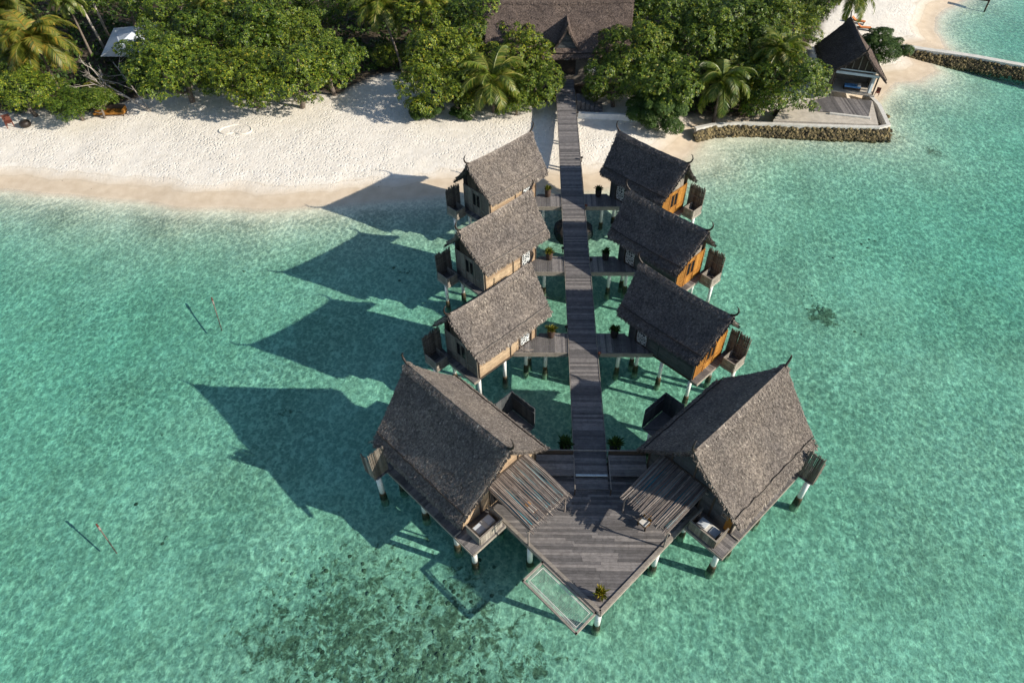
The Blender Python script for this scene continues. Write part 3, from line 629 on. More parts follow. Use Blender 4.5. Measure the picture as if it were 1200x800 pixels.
# ------------------------------------------------------------------ big huts
BX,BY,BTH=8.952,-31.51,-.7655
def big_hut(s,label):
    fl=-1 if s>0 else 1; rz=-BTH if s>0 else math.pi+BTH; left=s<0
    root=empty('large_thatched_hut',label,'hut',(s*BX,BY,0),rz,'large thatched huts beside the deck')
    ZR,ZE,RL,EL,W=6.495,2.167,4.954,4.385,4.145
    thatch_roof(root,((RL,0,ZR+.12),(-RL,0,ZR+.12)),((EL,W,ZE),(-EL,W,ZE)),((EL,-W,ZE),(-EL,-W,ZE)),'thatch',9000,1400,fl,skirt=.86,seed=8 if left else 9,sag=.12,th=.3)
    finial(root,(RL,0,ZR+.15),(1,0,0),fl,.9); finial(root,(-RL,0,ZR+.15),(-1,0,0),fl,1.2)
    hw,ul,uh=3.45,-3.72,3.6
    gz=lambda w_:ZR-.42-(ZR-ZE)/W*abs(w_)
    m=MB(fl); m.box(ul-.03,uh+.05,-hw-.05,4.05,-.35,-.14); m.build('floor_slab','dark_wood',root)
    m=MB(fl); clip_planks(m,[(-5.5,1.25),(ul,1.25),(ul,4.05),(-5.5,4.05)],'y',.2,-.14,-.05); clip_planks(m,[(ul,hw+.05),(uh,hw+.05),(uh,4.05),(ul,4.05)],'y',.2,-.135,-.055); clip_planks(m,[(uh-.4,hw+.1),(uh+1.0,hw+.1),(uh+1.0,5.05),(uh-.4,5.05)],'x',.2,-.14,-.05) ; m.build('ledge','deck',root)
    m=MB(fl); m.beam((-5.55,4.1,-.2),(uh,4.1,-.2),.06,.24); m.beam((-5.55,1.2,-.2),(-5.55,4.12,-.2),.06,.24); m.beam((-5.5,1.2,-.2),(ul,1.2,-.2),.05,.22); m.beam((-3.8,3.56,-.0),(-3.8,4.1,-.0),.08,.08); m.build('edge_beam','rim',root)
    wl=gz(hw)
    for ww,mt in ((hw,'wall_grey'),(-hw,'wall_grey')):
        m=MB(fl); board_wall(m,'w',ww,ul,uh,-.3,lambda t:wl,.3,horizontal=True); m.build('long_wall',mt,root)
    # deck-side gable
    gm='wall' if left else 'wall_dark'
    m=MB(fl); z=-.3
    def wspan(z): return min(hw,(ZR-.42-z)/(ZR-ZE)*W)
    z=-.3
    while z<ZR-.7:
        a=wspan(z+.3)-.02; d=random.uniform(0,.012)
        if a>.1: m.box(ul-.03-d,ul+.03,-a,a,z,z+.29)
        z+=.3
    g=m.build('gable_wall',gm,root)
    m=MB(fl)
    for ww in (-hw+.05,-1.75,0,1.75,hw-.05): m.box(ul-.1,ul-.045,ww-.06,ww+.06,-.3,gz(ww)-.05)
    m.box(ul-.095,ul-.05,-hw,hw,2.55,2.67)
    m.build('wall_frame','dark_wood',g)
    m=MB(fl); m.box(ul-.075,ul-.05,-1.45,.9,-.08,2.0); d=m.build('door','glass',root)
    m=MB(fl)
    for a in (-1.5,-.3,.9): m.box(ul-.11,ul-.08,a-.04,a+.04,-.08,2.05)
    m.build('door_frame','dark_wood',d)
    m=MB(fl); m.box(ul-.07,ul-.045,2.55,2.95,1.1,1.5); wn=m.build('window','glass',root)
    m=MB(fl); 
    for a in ((2.5,2.55,1.05,1.55),(2.95,3.0,1.05,1.55),(2.55,2.95,1.05,1.1),(2.55,2.95,1.5,1.55)): m.box(ul-.09,ul-.045,*a)
    m.build('window_frame','rim',wn)
    if not left:
        m=MB(fl); m.box(ul-.085,ul-.045,hw-.55,hw-.08,-.05,1.6); m.build('shutter','orange',root)
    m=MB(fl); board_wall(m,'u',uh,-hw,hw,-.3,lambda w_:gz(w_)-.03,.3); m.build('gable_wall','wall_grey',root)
    # open-topped planked enclosure on the near ledge
    m=MB(fl)
    def lw(a,b,h=.95):
        n=max(2,int((Vector(b)-Vector(a)).length/.19))
        for i in range(n):
            p=Vector(a).lerp(Vector(b),(i+.03)/n);q=Vector(a).lerp(Vector(b),(i+.97)/n); m.beam((p.x,p.y,h/2-.06),(q.x,q.y,h/2-.06),.05,h)
    lw((-5.42,1.4),(-5.42,3.3)); lw((-5.4,3.33),(-4.15,3.33)); lw((-5.4,1.37),(-4.15,1.37)); m.build('plank_enclosure','rim' if left else 'stake',root)
    m=MB(fl); m.box(-5.47,-5.37,1.33,3.38,.86,.91); m.box(-5.37,-4.1,3.28,3.38,.86,.91); m.box(-5.37,-4.1,1.32,1.42,.86,.91); m.build('top_rail','rim',root)
    # outdoor shower screen beyond the outer corner
    m=MB(fl); ww=3.95
    while ww<5.1: m.tube([(uh-.25+random.uniform(-.02,.02),ww,-.2),(uh-.25,ww+random.uniform(-.03,.03),2.75+random.uniform(-.12,.12))],[.045,.04],5); ww+=.082
    for z in (.2,1.4,2.5): m.beam((uh-.19,3.9,z),(uh-.19,5.1,z),.04,.06)
    m.build('stake_screen','stake',root)
    m=MB(fl); u_=uh-.2
    while u_<uh+(.9 if left else .25): m.tube([(u_,5.08,-.2),(u_,5.1,1.9+random.uniform(-.1,.1))],[.045,.04],5); u_+=.082
    m.build('stake_screen','stick' if left else 'stake',root)
    # rear washing screen facing the small huts
    m=MB(fl); u_=-1.4
    while u_<.9: m.box(u_,u_+.17,-5.86,-5.8,-.1,2.0+random.uniform(-.04,.04)); u_+=.18
    w_=-5.8
    while w_<-4.2: m.box(.88,.94,w_,w_+.17,-.1,2.0); w_+=.18
    m.beam((-1.45,-5.75,.1),(.9,-5.75,.1),.05,.07); m.beam((-1.45,-5.75,1.6),(.9,-5.75,1.6),.05,.07); m.beam((-1.45,-5.75,-.1),(-1.2,-4.3,.9),.05,.05)
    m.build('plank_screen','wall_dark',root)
    m=MB(fl); m.box(-1.4,.9,-5.78,-hw,-.2,-.1); m.build('rear_ledge','deck',root)
    for (x,y) in ((3.6,4.75),(-5.0,3.6),(-3.2,3.6),(.2,3.6),(3.2,3.3),(-3.2,-3.1),(0,-3.1),(3.2,-3.1),(-.9,-5.3),(.6,-5.3)): stilt(x,y,-.33,root,.19,fl)
    return root
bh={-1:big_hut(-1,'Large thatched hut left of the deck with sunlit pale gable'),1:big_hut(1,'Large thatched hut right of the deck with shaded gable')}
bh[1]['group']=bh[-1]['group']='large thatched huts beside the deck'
def bloc(s,u,wv,z):   # big hut frame -> world
    c_,s_=math.cos(BTH),math.sin(BTH); return Vector((s*(BX+c_*u-s_*wv),BY-s_*u-c_*wv,z))
def bempty(name,s,u,wv,z,label,cat,group=None):
    return empty(name,label,cat,bloc(s,u,wv,z),-BTH if s>0 else math.pi+BTH,group)
# stick awnings
for s in (-1,1):
    fl=-1 if s>0 else 1; sdn='left' if s<0 else 'right'
    aw=bempty('stick_awning',s,-6,-.7,DZ,'Awning of bare sticks over turquoise sheets, attached to the %s big hut'%sdn,'awning','stick awnings at the deck')
    Z0,Z1=2.85,2.3   # heights above deck at wall and outer edge
    U=lambda u:u+6; V=lambda v:v+.7
    m=MB(fl); rr=random.Random(20+s); v=-2.45
    while v<1.12:
        j=rr.uniform(-.28,.2); r=rr.uniform(.02,.04); zz=rr.uniform(0,.04); k=rr.uniform(-.04,.04)
        m.tube([(U(-3.85),V(v),Z0+zz),(U(-5.8),V(v+k*1.5),(Z0+Z1)/2+zz+rr.uniform(-.02,.02)),(U(-7.8)+j,V(v+rr.uniform(-.04,.04)),Z1+zz)],[r,r,r*.8],5); v+=rr.uniform(.038,.066)
    m.build('stick_cover','stick',aw)
    m=MB(fl)
    for a,b in ((-2.3,-1.3),(-1.1,-.3),(.1,1.18)):
        z0,z1=Z0-.09,Z1-.1
        ue=-7.45 if a<-2 or a>0 else -7.3; e1=1.0 if b>1 else b; m.hexa([(U(-3.9),V(a),z0-.02),(U(ue),V(a),z1-.02),(U(ue),V(e1),z1-.02),(U(-3.9),V(e1),z0-.02),(U(-3.9),V(a),z0),(U(ue),V(a),z1),(U(ue),V(e1),z1),(U(-3.9),V(e1),z0)])
    m.build('turquoise_sheet','teal',aw)
    m=MB(fl)
    for vv in (-2.4,1.1): m.beam((U(-3.85),V(vv),Z0-.16),(U(-7.95),V(vv),Z1-.17),.09,.09)
    for uu,zz in ((-3.95,Z0-.25),(-7.55,Z1-.24)): m.beam((U(uu),V(-2.6),zz),(U(uu),V(1.3),zz),.09,.08)
    m.beam((U(-7.5),V(-2.35),Z1-.8),(U(-7.0),V(-2.4),Z1-.15),.05,.05); m.beam((U(-7.5),V(1.05),Z1-.8),(U(-7.5),V(.5),Z1-.25),.05,.05)
    m.build('frame','stick',aw)
    for vv in (-2.35,1.08): m=MB(fl); m.tube([(U(-7.5),V(vv),0),(U(-7.5),V(vv),Z1-.28)],[.06,.055],8); m.build('post','stick',aw)
    # furniture under the awning
    ch=bempty('armchair',s,-6.0 if s<0 else -7.25,-.75,DZ,'Wooden armchair with pale cushion under the %s stick awning'%sdn,'armchair','armchairs under the awnings')
    def chair_parts(root):
        m=MB(); m.box(-.3,.3,-.3,.3,.36,.42); m.build('seat','orange',root)
        m=MB(); m.box(-.27,.24,-.26,.26,.43,.52); m.build('cushion','cloth',root)
        m=MB(); m.hexa([(.24,-.3,.42),(.3,-.3,.42),(.3,.3,.42),(.24,.3,.42),(.36,-.3,.95),(.42,-.3,.95),(.42,.3,.95),(.36,.3,.95)]); m.build('backrest','orange',root)
        for x in (-.28,.24):
            for y in (-.28,.24): m=MB(); m.box(x,x+.05,y,y+.05,0,.36 ); m.build('leg','dark_wood',root)
        for y in (-.34,.3): m=MB(); m.box(-.3,.34,y,y+.05,.6,.64); m.box(-.28,-.23,y,y+.05,.0,.6); m.build('armrest','dark_wood',root)
    chair_parts(ch); 
    tb=bempty('bathtub',s,-4.7,2.35,-.05,'Pale rectangular tub inside the open plank enclosure of the %s big hut'%sdn,'tub','tubs in plank enclosures')
    m=MB(); m.box(-.35,.35,-.72,.72,0,.5); m.build('shell','cloth',tb)
    m=MB(); 
    for a,b in ((-.72,-.2),(.12,.68)): m.box(-.28,.28,a,b,.504,.56)
    m.build('lid','canvas',tb)

# ------------------------------------------------------------------ ground
SHORE=[(-3000,40),(-140,14),(-90,8.5),(-64.4,6.0),(-54.0,4.8),(-43.7,3.0),(-34.1,2.3),(-25.0,3.2),(-19.5,4.3),(-12.9,4.9),(-6.4,5.7),(2.1,6.0),(6.5,7.3),(10.1,9.4),(13.4,12.3),(15.4,15.5),(17,17.6),(24.6,18.6),(37.5,18.6),(38.3,21.1),(40.5,25.5),(44.2,31.0),(47.1,31.2),(50.8,34.5),(51.0,37.9),(50.8,40.8),(55.0,41.2),(56.2,48.1),(58.7,52.3),(61.9,56.4),(66.1,59.9),(72.2,67.5),(90,95),(140,200),(300,500),(1500,3000),(-3000,3000)]
LITTER=[(-3000,60),(-120,24),(-71,20.5),(-59.6,21.5),(-50,28),(-44,26),(-28.7,25.5),(-25,31),(-20.8,30),(-17,23),(-7.8,22.0),(-1.2,23),(1.2,24),(4.4,25.5),(9,24),(12,20),(16.2,20.0),(24,20.8),(25.4,25.1),(31,29),(35,38),(44,55),(60,90),(70,200),(0,3000),(-3000,3000)]
def inside_dist(P,poly):
    x,y=P[:,0],P[:,1]; n=len(poly); ins=np.zeros(len(x),bool); dist=np.full(len(x),1e9)
    for i in range(n):
        x1,y1=poly[i];x2,y2=poly[(i+1)%n]
        c=((y1>y)!=(y2>y)); xi=(x2-x1)*(y-y1)/((y2-y1) if y2!=y1 else 1e-9)+x1; ins^=(c&(x<xi))
        dx,dy=x2-x1,y2-y1; t=np.clip(((x-x1)*dx+(y-y1)*dy)/(dx*dx+dy*dy),0,1); dist=np.minimum(dist,np.hypot(x-x1-t*dx,y-y1-t*dy))
    return np.where(ins,dist,-dist)
def smooth_noise(P,scale,seed):
    r=np.random.default_rng(seed); out=np.zeros(len(P))
    for k in range(10):
        a=r.uniform(0,6.28); f=r.uniform(.6,1.8)/scale; ph=r.uniform(0,6.28); out+=np.sin((P[:,0]*math.cos(a)+P[:,1]*math.sin(a))*f*2*math.pi/2+ph)
    return out/10
def axis(lo,hi,d):
    c=list(np.arange(lo,hi+d/2,d)); s=d; a=lo;left=[]
    while a>-3200: s*=1.35; a-=s; left.append(a)
    s=d;b=hi;right=[]
    while b<3200: s*=1.35; b+=s; right.append(b)
    return np.array(left[::-1]+c+right)
xs=axis(-110,92,.55); ys=axis(-64,72,.55)
GX,GY=np.meshgrid(xs,ys,indexing='ij'); P=np.stack([GX.ravel(),GY.ravel()],1)
WX=P.copy(); WX[:,0]+=smooth_noise(P,9,3)*1.2; WX[:,1]+=smooth_noise(P,7,4)*.7
d=inside_dist(WX,SHORE)
land=-2.6+.055*np.minimum(d,4)+1.05*(1-np.exp(-np.maximum(d-1,0)/9))
dep=1.36*(1-np.exp(-(np.maximum(-d,0)/7.0)**1.35))*(1+.18*smooth_noise(P,22,6)+.07*smooth_noise(P,6,9)); dep=dep*(.85+.15*np.clip(-d/30,0,1))
dep*=1-.62*np.exp(-((P[:,0]-17.5)**2+(P[:,1]-13)**2)/42)
dep+=.25*np.clip((-P[:,0]-10)/60,0,1)*np.clip(-d/20,0,1)
Z=np.where(d>0,land,-2.6-.03*np.minimum(-d,1)-dep)+np.where(d>3,.05*smooth_noise(P,2.2,12),0)
def ground_z(x,y):
    i=min(max(int(np.searchsorted(xs,x)),0),len(xs)-1); j=min(max(int(np.searchsorted(ys,y)),0),len(ys)-1); return float(Z.reshape(GX.shape)[i,j])
nx,ny=len(xs),len(ys)
I=np.arange(nx*ny).reshape(nx,ny); q=np.stack([I[:-1,:-1].ravel(),I[1:,:-1].ravel(),I[1:,1:].ravel(),I[:-1,1:].ravel()],1)
me=bpy.data.meshes.new('sand_ground'); me.from_pydata(np.column_stack([P,Z]).tolist(),[],q.tolist()); me.shade_smooth()
ld=inside_dist(WX,LITTER); lit=np.clip((ld+smooth_noise(P,3,5)*1.5)/1.5,0,1)
at1=me.attributes.new('litter','FLOAT','POINT'); at1.data.foreach_set('value',lit.astype(np.float32))
# reef patches on the bed, as (px,py,radius m,strength)
reef=np.zeros(len(P))
for px,py,rad,sg in [(420,760,9,1),(330,740,5,.8),(520,745,6,1),(480,800,8,1),(600,790,5,.8),(380,700,5,.6),(540,700,4,.55),(965,370,1.9,1.25),(980,420,2.5,.45),(1010,290,3,.3),(990,310,2,.4),(1090,182,1.6,1.1),(1060,165,2,.4),(1042,168,2.2,.9),(785,490,2,.7),(560,690,3,.5),(340,480,1.5,.5),(465,315,2,.5),(300,600,4,.2),(180,640,5,.2)]:
    c=at(px,py,-3.9); rr_=np.hypot(P[:,0]-c.x,P[:,1]-c.y); reef=np.maximum(reef,sg*np.exp(-(rr_/rad)**2))
at2=me.attributes.new('reef','FLOAT','POINT'); at2.data.foreach_set('value',reef.astype(np.float32))
me.materials.append(M['sand']); go=bpy.data.objects.new('sand_ground',me); COL.objects.link(go); go['kind']='structure'
nv=nx*ny; wv=[(float(a),float(b_),-2.6) for a,b_ in P]; wf=q.tolist()
border=[int(v) for v in list(I[:,0])+list(I[-1,1:])+list(I[-2::-1,-1])+list(I[0,-2:0:-1])]
wv+=[(wv[k][0],wv[k][1],-60) for k in border]; nb_=len(border)
wf+=[(border[k],nv+k,nv+(k+1)%nb_,border[(k+1)%nb_]) for k in range(nb_)]; wf.append(tuple(nv+k for k in range(nb_-1,-1,-1)))
wm_=bpy.data.meshes.new('water'); wm_.from_pydata(wv,[],wf); bm=bmesh.new(); bm.from_mesh(wm_); bmesh.ops.recalc_face_normals(bm,faces=bm.faces); bm.to_mesh(wm_); bm.free()
wa=wm_.attributes.new('depth','FLOAT','POINT'); wa.data.foreach_set('value',np.concatenate([np.clip(-2.6-Z,0,3),np.zeros(nb_)]).astype(np.float32))
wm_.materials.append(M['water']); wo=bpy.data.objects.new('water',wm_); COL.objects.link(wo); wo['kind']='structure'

# coral heads
m=MB(); rr=random.Random(31)
def lump(mb,c,r,sq=.6,n=7,k=4):
    vs=[(c[0],c[1],c[2]+r*sq)];fs=[]; ph=rr.uniform(0,6)
    for i in range(1,k+1):
        for j in range(n):
            t=2*math.pi*j/n+ph; e=math.pi/2*i/k; q_=r*math.sin(e)*rr.uniform(.8,1.2); vs.append((c[0]+q_*math.cos(t),c[1]+q_*math.sin(t),c[2]+r*sq*math.cos(e)*rr.uniform(.85,1.15)))
    for j in range(n): fs.append((0,1+j,1+(j+1)%n))
    for i in range(k-1):
        for j in range(n): fs.append((1+i*n+j,1+(i+1)*n+j,1+(i+1)*n+(j+1)%n,1+i*n+(j+1)%n))
    mb.add(vs,fs)
for (px,py,rad,cnt) in [(430,750,7.5,420),(520,745,4.5,160),(480,800,6,200),(360,700,4,70),(965,368,1.3,34),(1090,182,.9,12),(785,490,1,10),(1000,300,3,12),(560,690,2.5,30),(985,430,2,10),(288,320,.35,4),(465,315,.5,5),(478,319,.6,6),(470,331,.4,4),(345,482,.8,6),(158,590,.4,3),(186,508,.5,5),(190,633,.4,4),(1000,225,.8,7),(1027,278,.9,8),(1045,166,1.3,16),(768,475,.9,22),(945,345,1.2,8),(1005,395,1.4,8),(1120,190,.5,3),(1150,650,.3,2)]:
    c=at(px,py,-3.9)
    for _ in range(int(cnt*.55)):
        a=rr.uniform(0,6.28);q_=rad*math.sqrt(rr.random())*rr.uniform(.5,1.15); x,y=c.x+q_*math.cos(a),c.y+q_*math.sin(a); z=ground_z(x,y)
        if z<-3.1: lump(m,(x,y,z-.04),rr.uniform(.06,.2),rr.uniform(.3,.6))
co=m.build('coral','coral'); co['kind']='stuff'; tag(co,'Brown coral heads and rubble on the shallow sea bed','coral')

# ------------------------------------------------------------------ stakes in the water
for (px,py,qx,qy,lab) in [(254,368,248,349,'Leaning red and yellow marker stake in open water below the left beach'),(125,631,113,614,'Leaning marker stake in open water at the lower left')]:
    b=at(px,py,-2.6); t=at(qx,qy,-2.15); r_=empty('marker_stake',lab,'stake',(b.x,b.y,-2.6),0,'marker stakes in the water')
    dlt=t-b; m=MB(); m.tube([-dlt*1.0,dlt*.6],[.045,.045],8); m.build('pole','bark',r_)
    m=MB(); m.tube([dlt*.6,dlt*.8],[.078,.078],8); m.build('band','rim',r_)
    m=MB(); m.tube([dlt*.8,dlt*1.02],[.075,.06],8); m.build('cap','rust',r_)

# ------------------------------------------------------------------ seawalls, rocks
def lineobj(name,pts,w_,h,mat,label,cat,group=None):
    m=MB(); P_=[Vector(p) for p in pts]; L_=[];Rr=[]
    for i,p in enumerate(P_):
        d_=(P_[min(i+1,len(P_)-1)]-P_[max(i-1,0)]).normalized(); n_=Vector((-d_.y,d_.x,0)); L_.append(p+n_*w_/2);Rr.append(p-n_*w_/2)
    n=len(P_); vs=[tuple(v) for v in L_]+[tuple(v) for v in Rr]+[(v.x,v.y,v.z-h) for v in L_]+[(v.x,v.y,v.z-h) for v in Rr]
    fs=[]
    for i in range(n-1): fs+= [(i,i+1,n+i+1,n+i),(2*n+i,3*n+i,3*n+i+1,2*n+i+1),(i,2*n+i,2*n+i+1,i+1),(n+i,n+i+1,3*n+i+1,3*n+i)]
    fs+= [(0,n,3*n,2*n),(n-1,3*n-1,4*n-1,2*n-1)]
    m.add(vs,fs); o=m.build(name,mat); tag(o,label,cat,group); return o
def rockline(pts,w_,z0,z1,cnt,label):
    m=MB(); P_=[Vector((x,y,0)) for x,y in pts]; ls=[(P_[i+1]-P_[i]).length for i in range(len(P_)-1)]; T=sum(ls)
    for _ in range(cnt):
        t=rr.uniform(0,T); i=0
        while t>ls[i] and i<len(ls)-1: t-=ls[i]; i+=1
        d_=(P_[i+1]-P_[i]).normalized(); n_=Vector((d_.y,-d_.x,0)); f=rr.random(); c=P_[i]+d_*t+n_*(w_*f); z=z0+(z1-z0)*f+rr.uniform(-.08,.08); s_=rr.uniform(.13,.3)
        vs=[];u_=[Vector((rr.gauss(0,1),rr.gauss(0,1),rr.gauss(0,1))).normalized() for _ in range(2)]
        n=6; lump(m,(c.x,c.y,z-s_*.3),s_,rr.uniform(.6,1),6,3)
    o=m.build('rocks','rock'); o['kind']='stuff'; tag(o,label,'rocks')
sw=[at(815,150,-1.4),at(835,146,-1.4),at(870,144,-1.4),at(905,145,-1.4),at(960,147,-1.4),at(1030,149,-1.4)]
cap=lineobj('seawall',[(p.x,p.y,-1.35) for p in sw]+[(38.4,17.5,-1.35),(39.0,22.5,-1.35),(38.6,26,-1.35)],.5,1.6,'conc','White concrete seawall above dark rocks around the open-front villa terrace','seawall')
rockline([(15.2,16.3)]+[(p.x,p.y-.2) for p in sw[1:]]+[(38.6,17.0)],.75,-1.6,-2.85,1500,'Brown boulder slope below the seawall of the villa terrace')
rockline([(38.5,17.2),(39.3,20),(39.4,23)],-1.0,-1.6,-2.8,120,'Boulders at the terrace corner beside the villa')
bwp=[at(1058,54,-1.4),at(1090,59,-1.4),at(1140,66,-1.4),at(1200,77,-1.4),at(1300,96,-1.4)]
lineobj('breakwater',[(p.x,p.y,-1.3) for p in bwp],.95,2.6,'conc','White topped breakwater wall running out from the small sand spit','breakwater')
rockline([(p.x,p.y-.5) for p in bwp],.85,-1.6,-2.85,1500,'Brown boulders along the near face of the breakwater')
P1,P2=at(675,135,-1.3),at(752,138,-1.3)
gw=[(P1.x,P1.y,-.95),(P1.x+2.5,P1.y-.2,-.95),(P1.x+5.2,P1.y-.3,-.97),(P2.x,P2.y-.1,-1.0)]
lineobj('garden_wall',gw,.42,1.2,'white','Low white curved garden wall between boardwalk and round dark shrub','garden wall')
# steps down from the boardwalk by the forest house
sp=empty('stairs','Dark timber stairs descending from boardwalk to garden sand','stairs',(1.3,21.6,-1.2))
for i in range(6): m=MB(); m.box(.05+i*.55,.55+i*.55,.0-.1*i,1.9-.1*i,-.3,.95-.17*i); m.build('tread','deck',sp)
# jetty corner in the lagoon
jc=empty('small_jetty','Corner of a small dark jetty in the far lagoon','jetty',(67,57,-1.4))
A_=at(1133,-2,-1.6);B_=at(1158,2,-1.6)
m=MB(); m.beam((A_.x-67,A_.y-57,0),(B_.x-67,B_.y-57,0),.9,.15); m.build('planks','dark_wood',jc)
m=MB(); m.tube([(B_.x-67,B_.y-57-.2,.3),(B_.x-67,B_.y-57-.2,-1.8)],.13,8); m.build('post','dark_wood',jc)

# ------------------------------------------------------------------ forest house (reception)
rh=empty('forest_house','Big brown thatched house among trees at the boardwalk end','house',(0,30,0))
thatch_roof(rh,((-10.5,2.2,7.9),(8.5,2.2,7.9)),((-10,-2.6,2.7),(8.0,-2.6,2.7)),((-10,7,2.7),(8.0,7,2.7)),'thatch_brown',9000,1200,1,skirt=.93,seed=21)
m=MB(); m.box(-9.2,7.2,-1.6,6,-1.4,3.2); m.build('wall','wall_grey',rh)
pr=thatch_roof(rh,((.15,-2.2,6.35),(.15,1.4,6.35)),((-2.35,-2.0,2.35),(-2.35,1.0,2.35)),((2.65,-2.0,2.35),(2.65,1.0,2.35)),'thatch_brown',1500,260,1,skirt=.93,seed=22,sag=.05,name='porch_roof')
m=MB(); 
z=3.0
while z<5.6:
    a=(6.0-z)/4*2.45-.1; m.box(.15-a,.15+a,-1.75,-1.69,z,z+.28); z+=.3
m.build('porch_gable','wall_dark',rh)
m=MB(); m.box(-2.2,2.5,-1.8,-1.62,2.55,2.95); m.build('lintel','wall_grey',rh)
for x in (-1.7,1.9): m=MB(); m.box(x-.1,x+.1,-1.8,-1.6,0,2.55); m.build('post','wall_grey',rh)
m=MB(); m.box(-1.3,1.4,-1.66,-1.62,0,2.3); m.build('door','dark_wood',rh)
m=MB(); m.box(2.9,4.2,-1.66,-1.63,.2,2.2); m.build('lattice_panel','lattice',rh)
m=MB(); m.tube([(.15,-1.72,2.3),(.15,-1.72,2.05)],[.25,.35],12); m.build('porch_lamp','cloth',rh)
finial(rh,(.15,-2.2,6.4),(0,-1,0),1,.6)

# ------------------------------------------------------------------ villa on the right
vl=empty('open_front_villa','Thatched open-front villa on the rock-edged terrace at the right','villa',(36,24,-1))
A=Vector((36,24,-1))
apex=at(1016,61,4.6);bk=at(997,20,4.6);re=at(1041,97,1.35);le=at(966,87,1.35)
rd=(bk-apex); rdir=rd.normalized()
def loc(v): return tuple(v-A)
thatch_roof(vl,(loc(apex),loc(bk)),(loc(re),loc(re+rdir*8.6)),(loc(le),loc(le+rdir*8.6)),'thatch_brown',3500,600,1,skirt=.93,seed=33,sag=.05)
finial(vl,loc(apex+Vector((0,0,.05))),tuple(-rdir),1,.9); finial(vl,loc(bk+Vector((0,0,.05))),tuple(rdir),1,.8)
gx=(re-le); gx.z=0; gx.normalize(); mid=Vector((apex.x,apex.y,0))+rdir*.7
def G(a,b,z): v=mid+gx*a+rdir*b; return (v.x-A.x,v.y-A.y,z+1)
m=MB(); m.beam(G(-2.4,0,1.55),G(2.65,0,1.55),.18,.3); m.beam(G(-2.4,0,1.98),G(2.65,0,1.98),.1,.12); m.build('lintel','curtain',vl)
m=MB()
for a in (-1.5,-.75,0,.75,1.5): m.beam(G(a,.02,2.04),G(a,.02,3.95-abs(a)*.95),.09,.09)
m.build('gable_struts','wall_grey',vl)
m=MB(); m.add([G(-2.3,.2,2.0),G(2.4,.2,2.0),G(.05,.2,4.1),G(-2.3,.26,2.0),G(2.4,.26,2.0),G(.05,.26,4.1)],[(0,1,2),(5,4,3),(0,3,4,1),(1,4,5,2),(2,5,3,0)]); m.build('gable_boards','dark_wood',vl)
for a in (-2.35,2.55): m=MB(); m.beam(G(a,0,-.75),G(a,0,1.42),.14,.14); m.build('post','dark_wood',vl)
m=MB(); m.beam(G(2.2,.35,-.7),G(2.2,.35,1.4),.3,.3); m.beam(G(2.35,1.2,-.7),G(2.35,1.2,1.4),.25,.2); m.build('curtain','curtain',vl)
m=MB(); m.beam(G(-2.5,3.5,.4),G(2.6,3.5,.4),.1,2.3); m.beam(G(2.6,1.8,.4),G(2.6,7.5,.4),.1,2.3); m.beam(G(-2.5,.2,.4),G(-2.5,7.5,.4),.1,2.3);m.build('wall','wall_grey',vl)
m=MB(); m.hexa([G(-2.7,-.2,-.9),G(2.8,-.2,-.9),G(2.8,8,-.9),G(-2.7,8,-.9),G(-2.7,-.2,-.76),G(2.8,-.2,-.76),G(2.8,8,-.76),G(-2.7,8,-.76)]); m.build('floor_slab','conc_g',vl)
db=empty('daybed','Blue cushioned daybed on the open front floor of the villa','daybed',tuple(mid+gx*.3+rdir*1.0+Vector((0,0,-.76))),math.atan2(gx.y,gx.x))
m=MB(); m.box(-1.0,1.0,-.45,.45,0,.3); m.build('base','dark_wood',db); m=MB(); m.box(-.95,.95,-.4,.4,.305,.48); m.build('mattress','blue',db); m=MB(); m.box(.5,.9,-.35,.35,.485,.6); m.build('pillow','cloth',db)
# terrace
te=empty('villa_terrace','Plank and concrete terrace in front of the open-front villa','terrace',(31,20,-1.3))
tp=[at(906,142,-1.4),at(1029,147,-1.4),at(1023,118,-1.2),at(960,112,-1.2),at(915,128,-1.3)]
m=MB(); m.prism([(p.x-31,p.y-20) for p in tp],-1.2,.0); m.build('slab','conc_g',te)
t2=[at(950,129,-1.2),at(1018,137,-1.2),at(1022,118,-1.2),at(972,113,-1.2),at(950,118,-1.2)]
m=MB(); pl2=[(p.x-31,p.y-20) for p in t2]; clip_planks(m,pl2,'y',.2,.004,.1); m.build('planks','deck',te)
lineobj('terrace_kerb',[(p.x,p.y,-1.1) for p in (at(972,133,-1.2),at(1020,138.5,-1.2))],.3,.3,'conc','Low white kerb at the front of the villa plank terrace','kerb')
rs=empty('red_chair','Small dark red chair at the right corner of the villa','chair',tuple(at(1027,112,-1.0)),1.0)
def simple_chair(root,mt):
    m=MB(); m.box(-.25,.25,-.25,.25,.4,.45); m.build('seat',mt,root); m=MB(); m.box(.2,.25,-.25,.25,.455,.95); m.build('backrest',mt,root)
    for x in (-.24,.19):
        for y in (-.24,.19): m=MB(); m.box(x,x+.05,y,y+.05,0,.395); m.build('leg',mt,root)
simple_chair(rs,'rust')

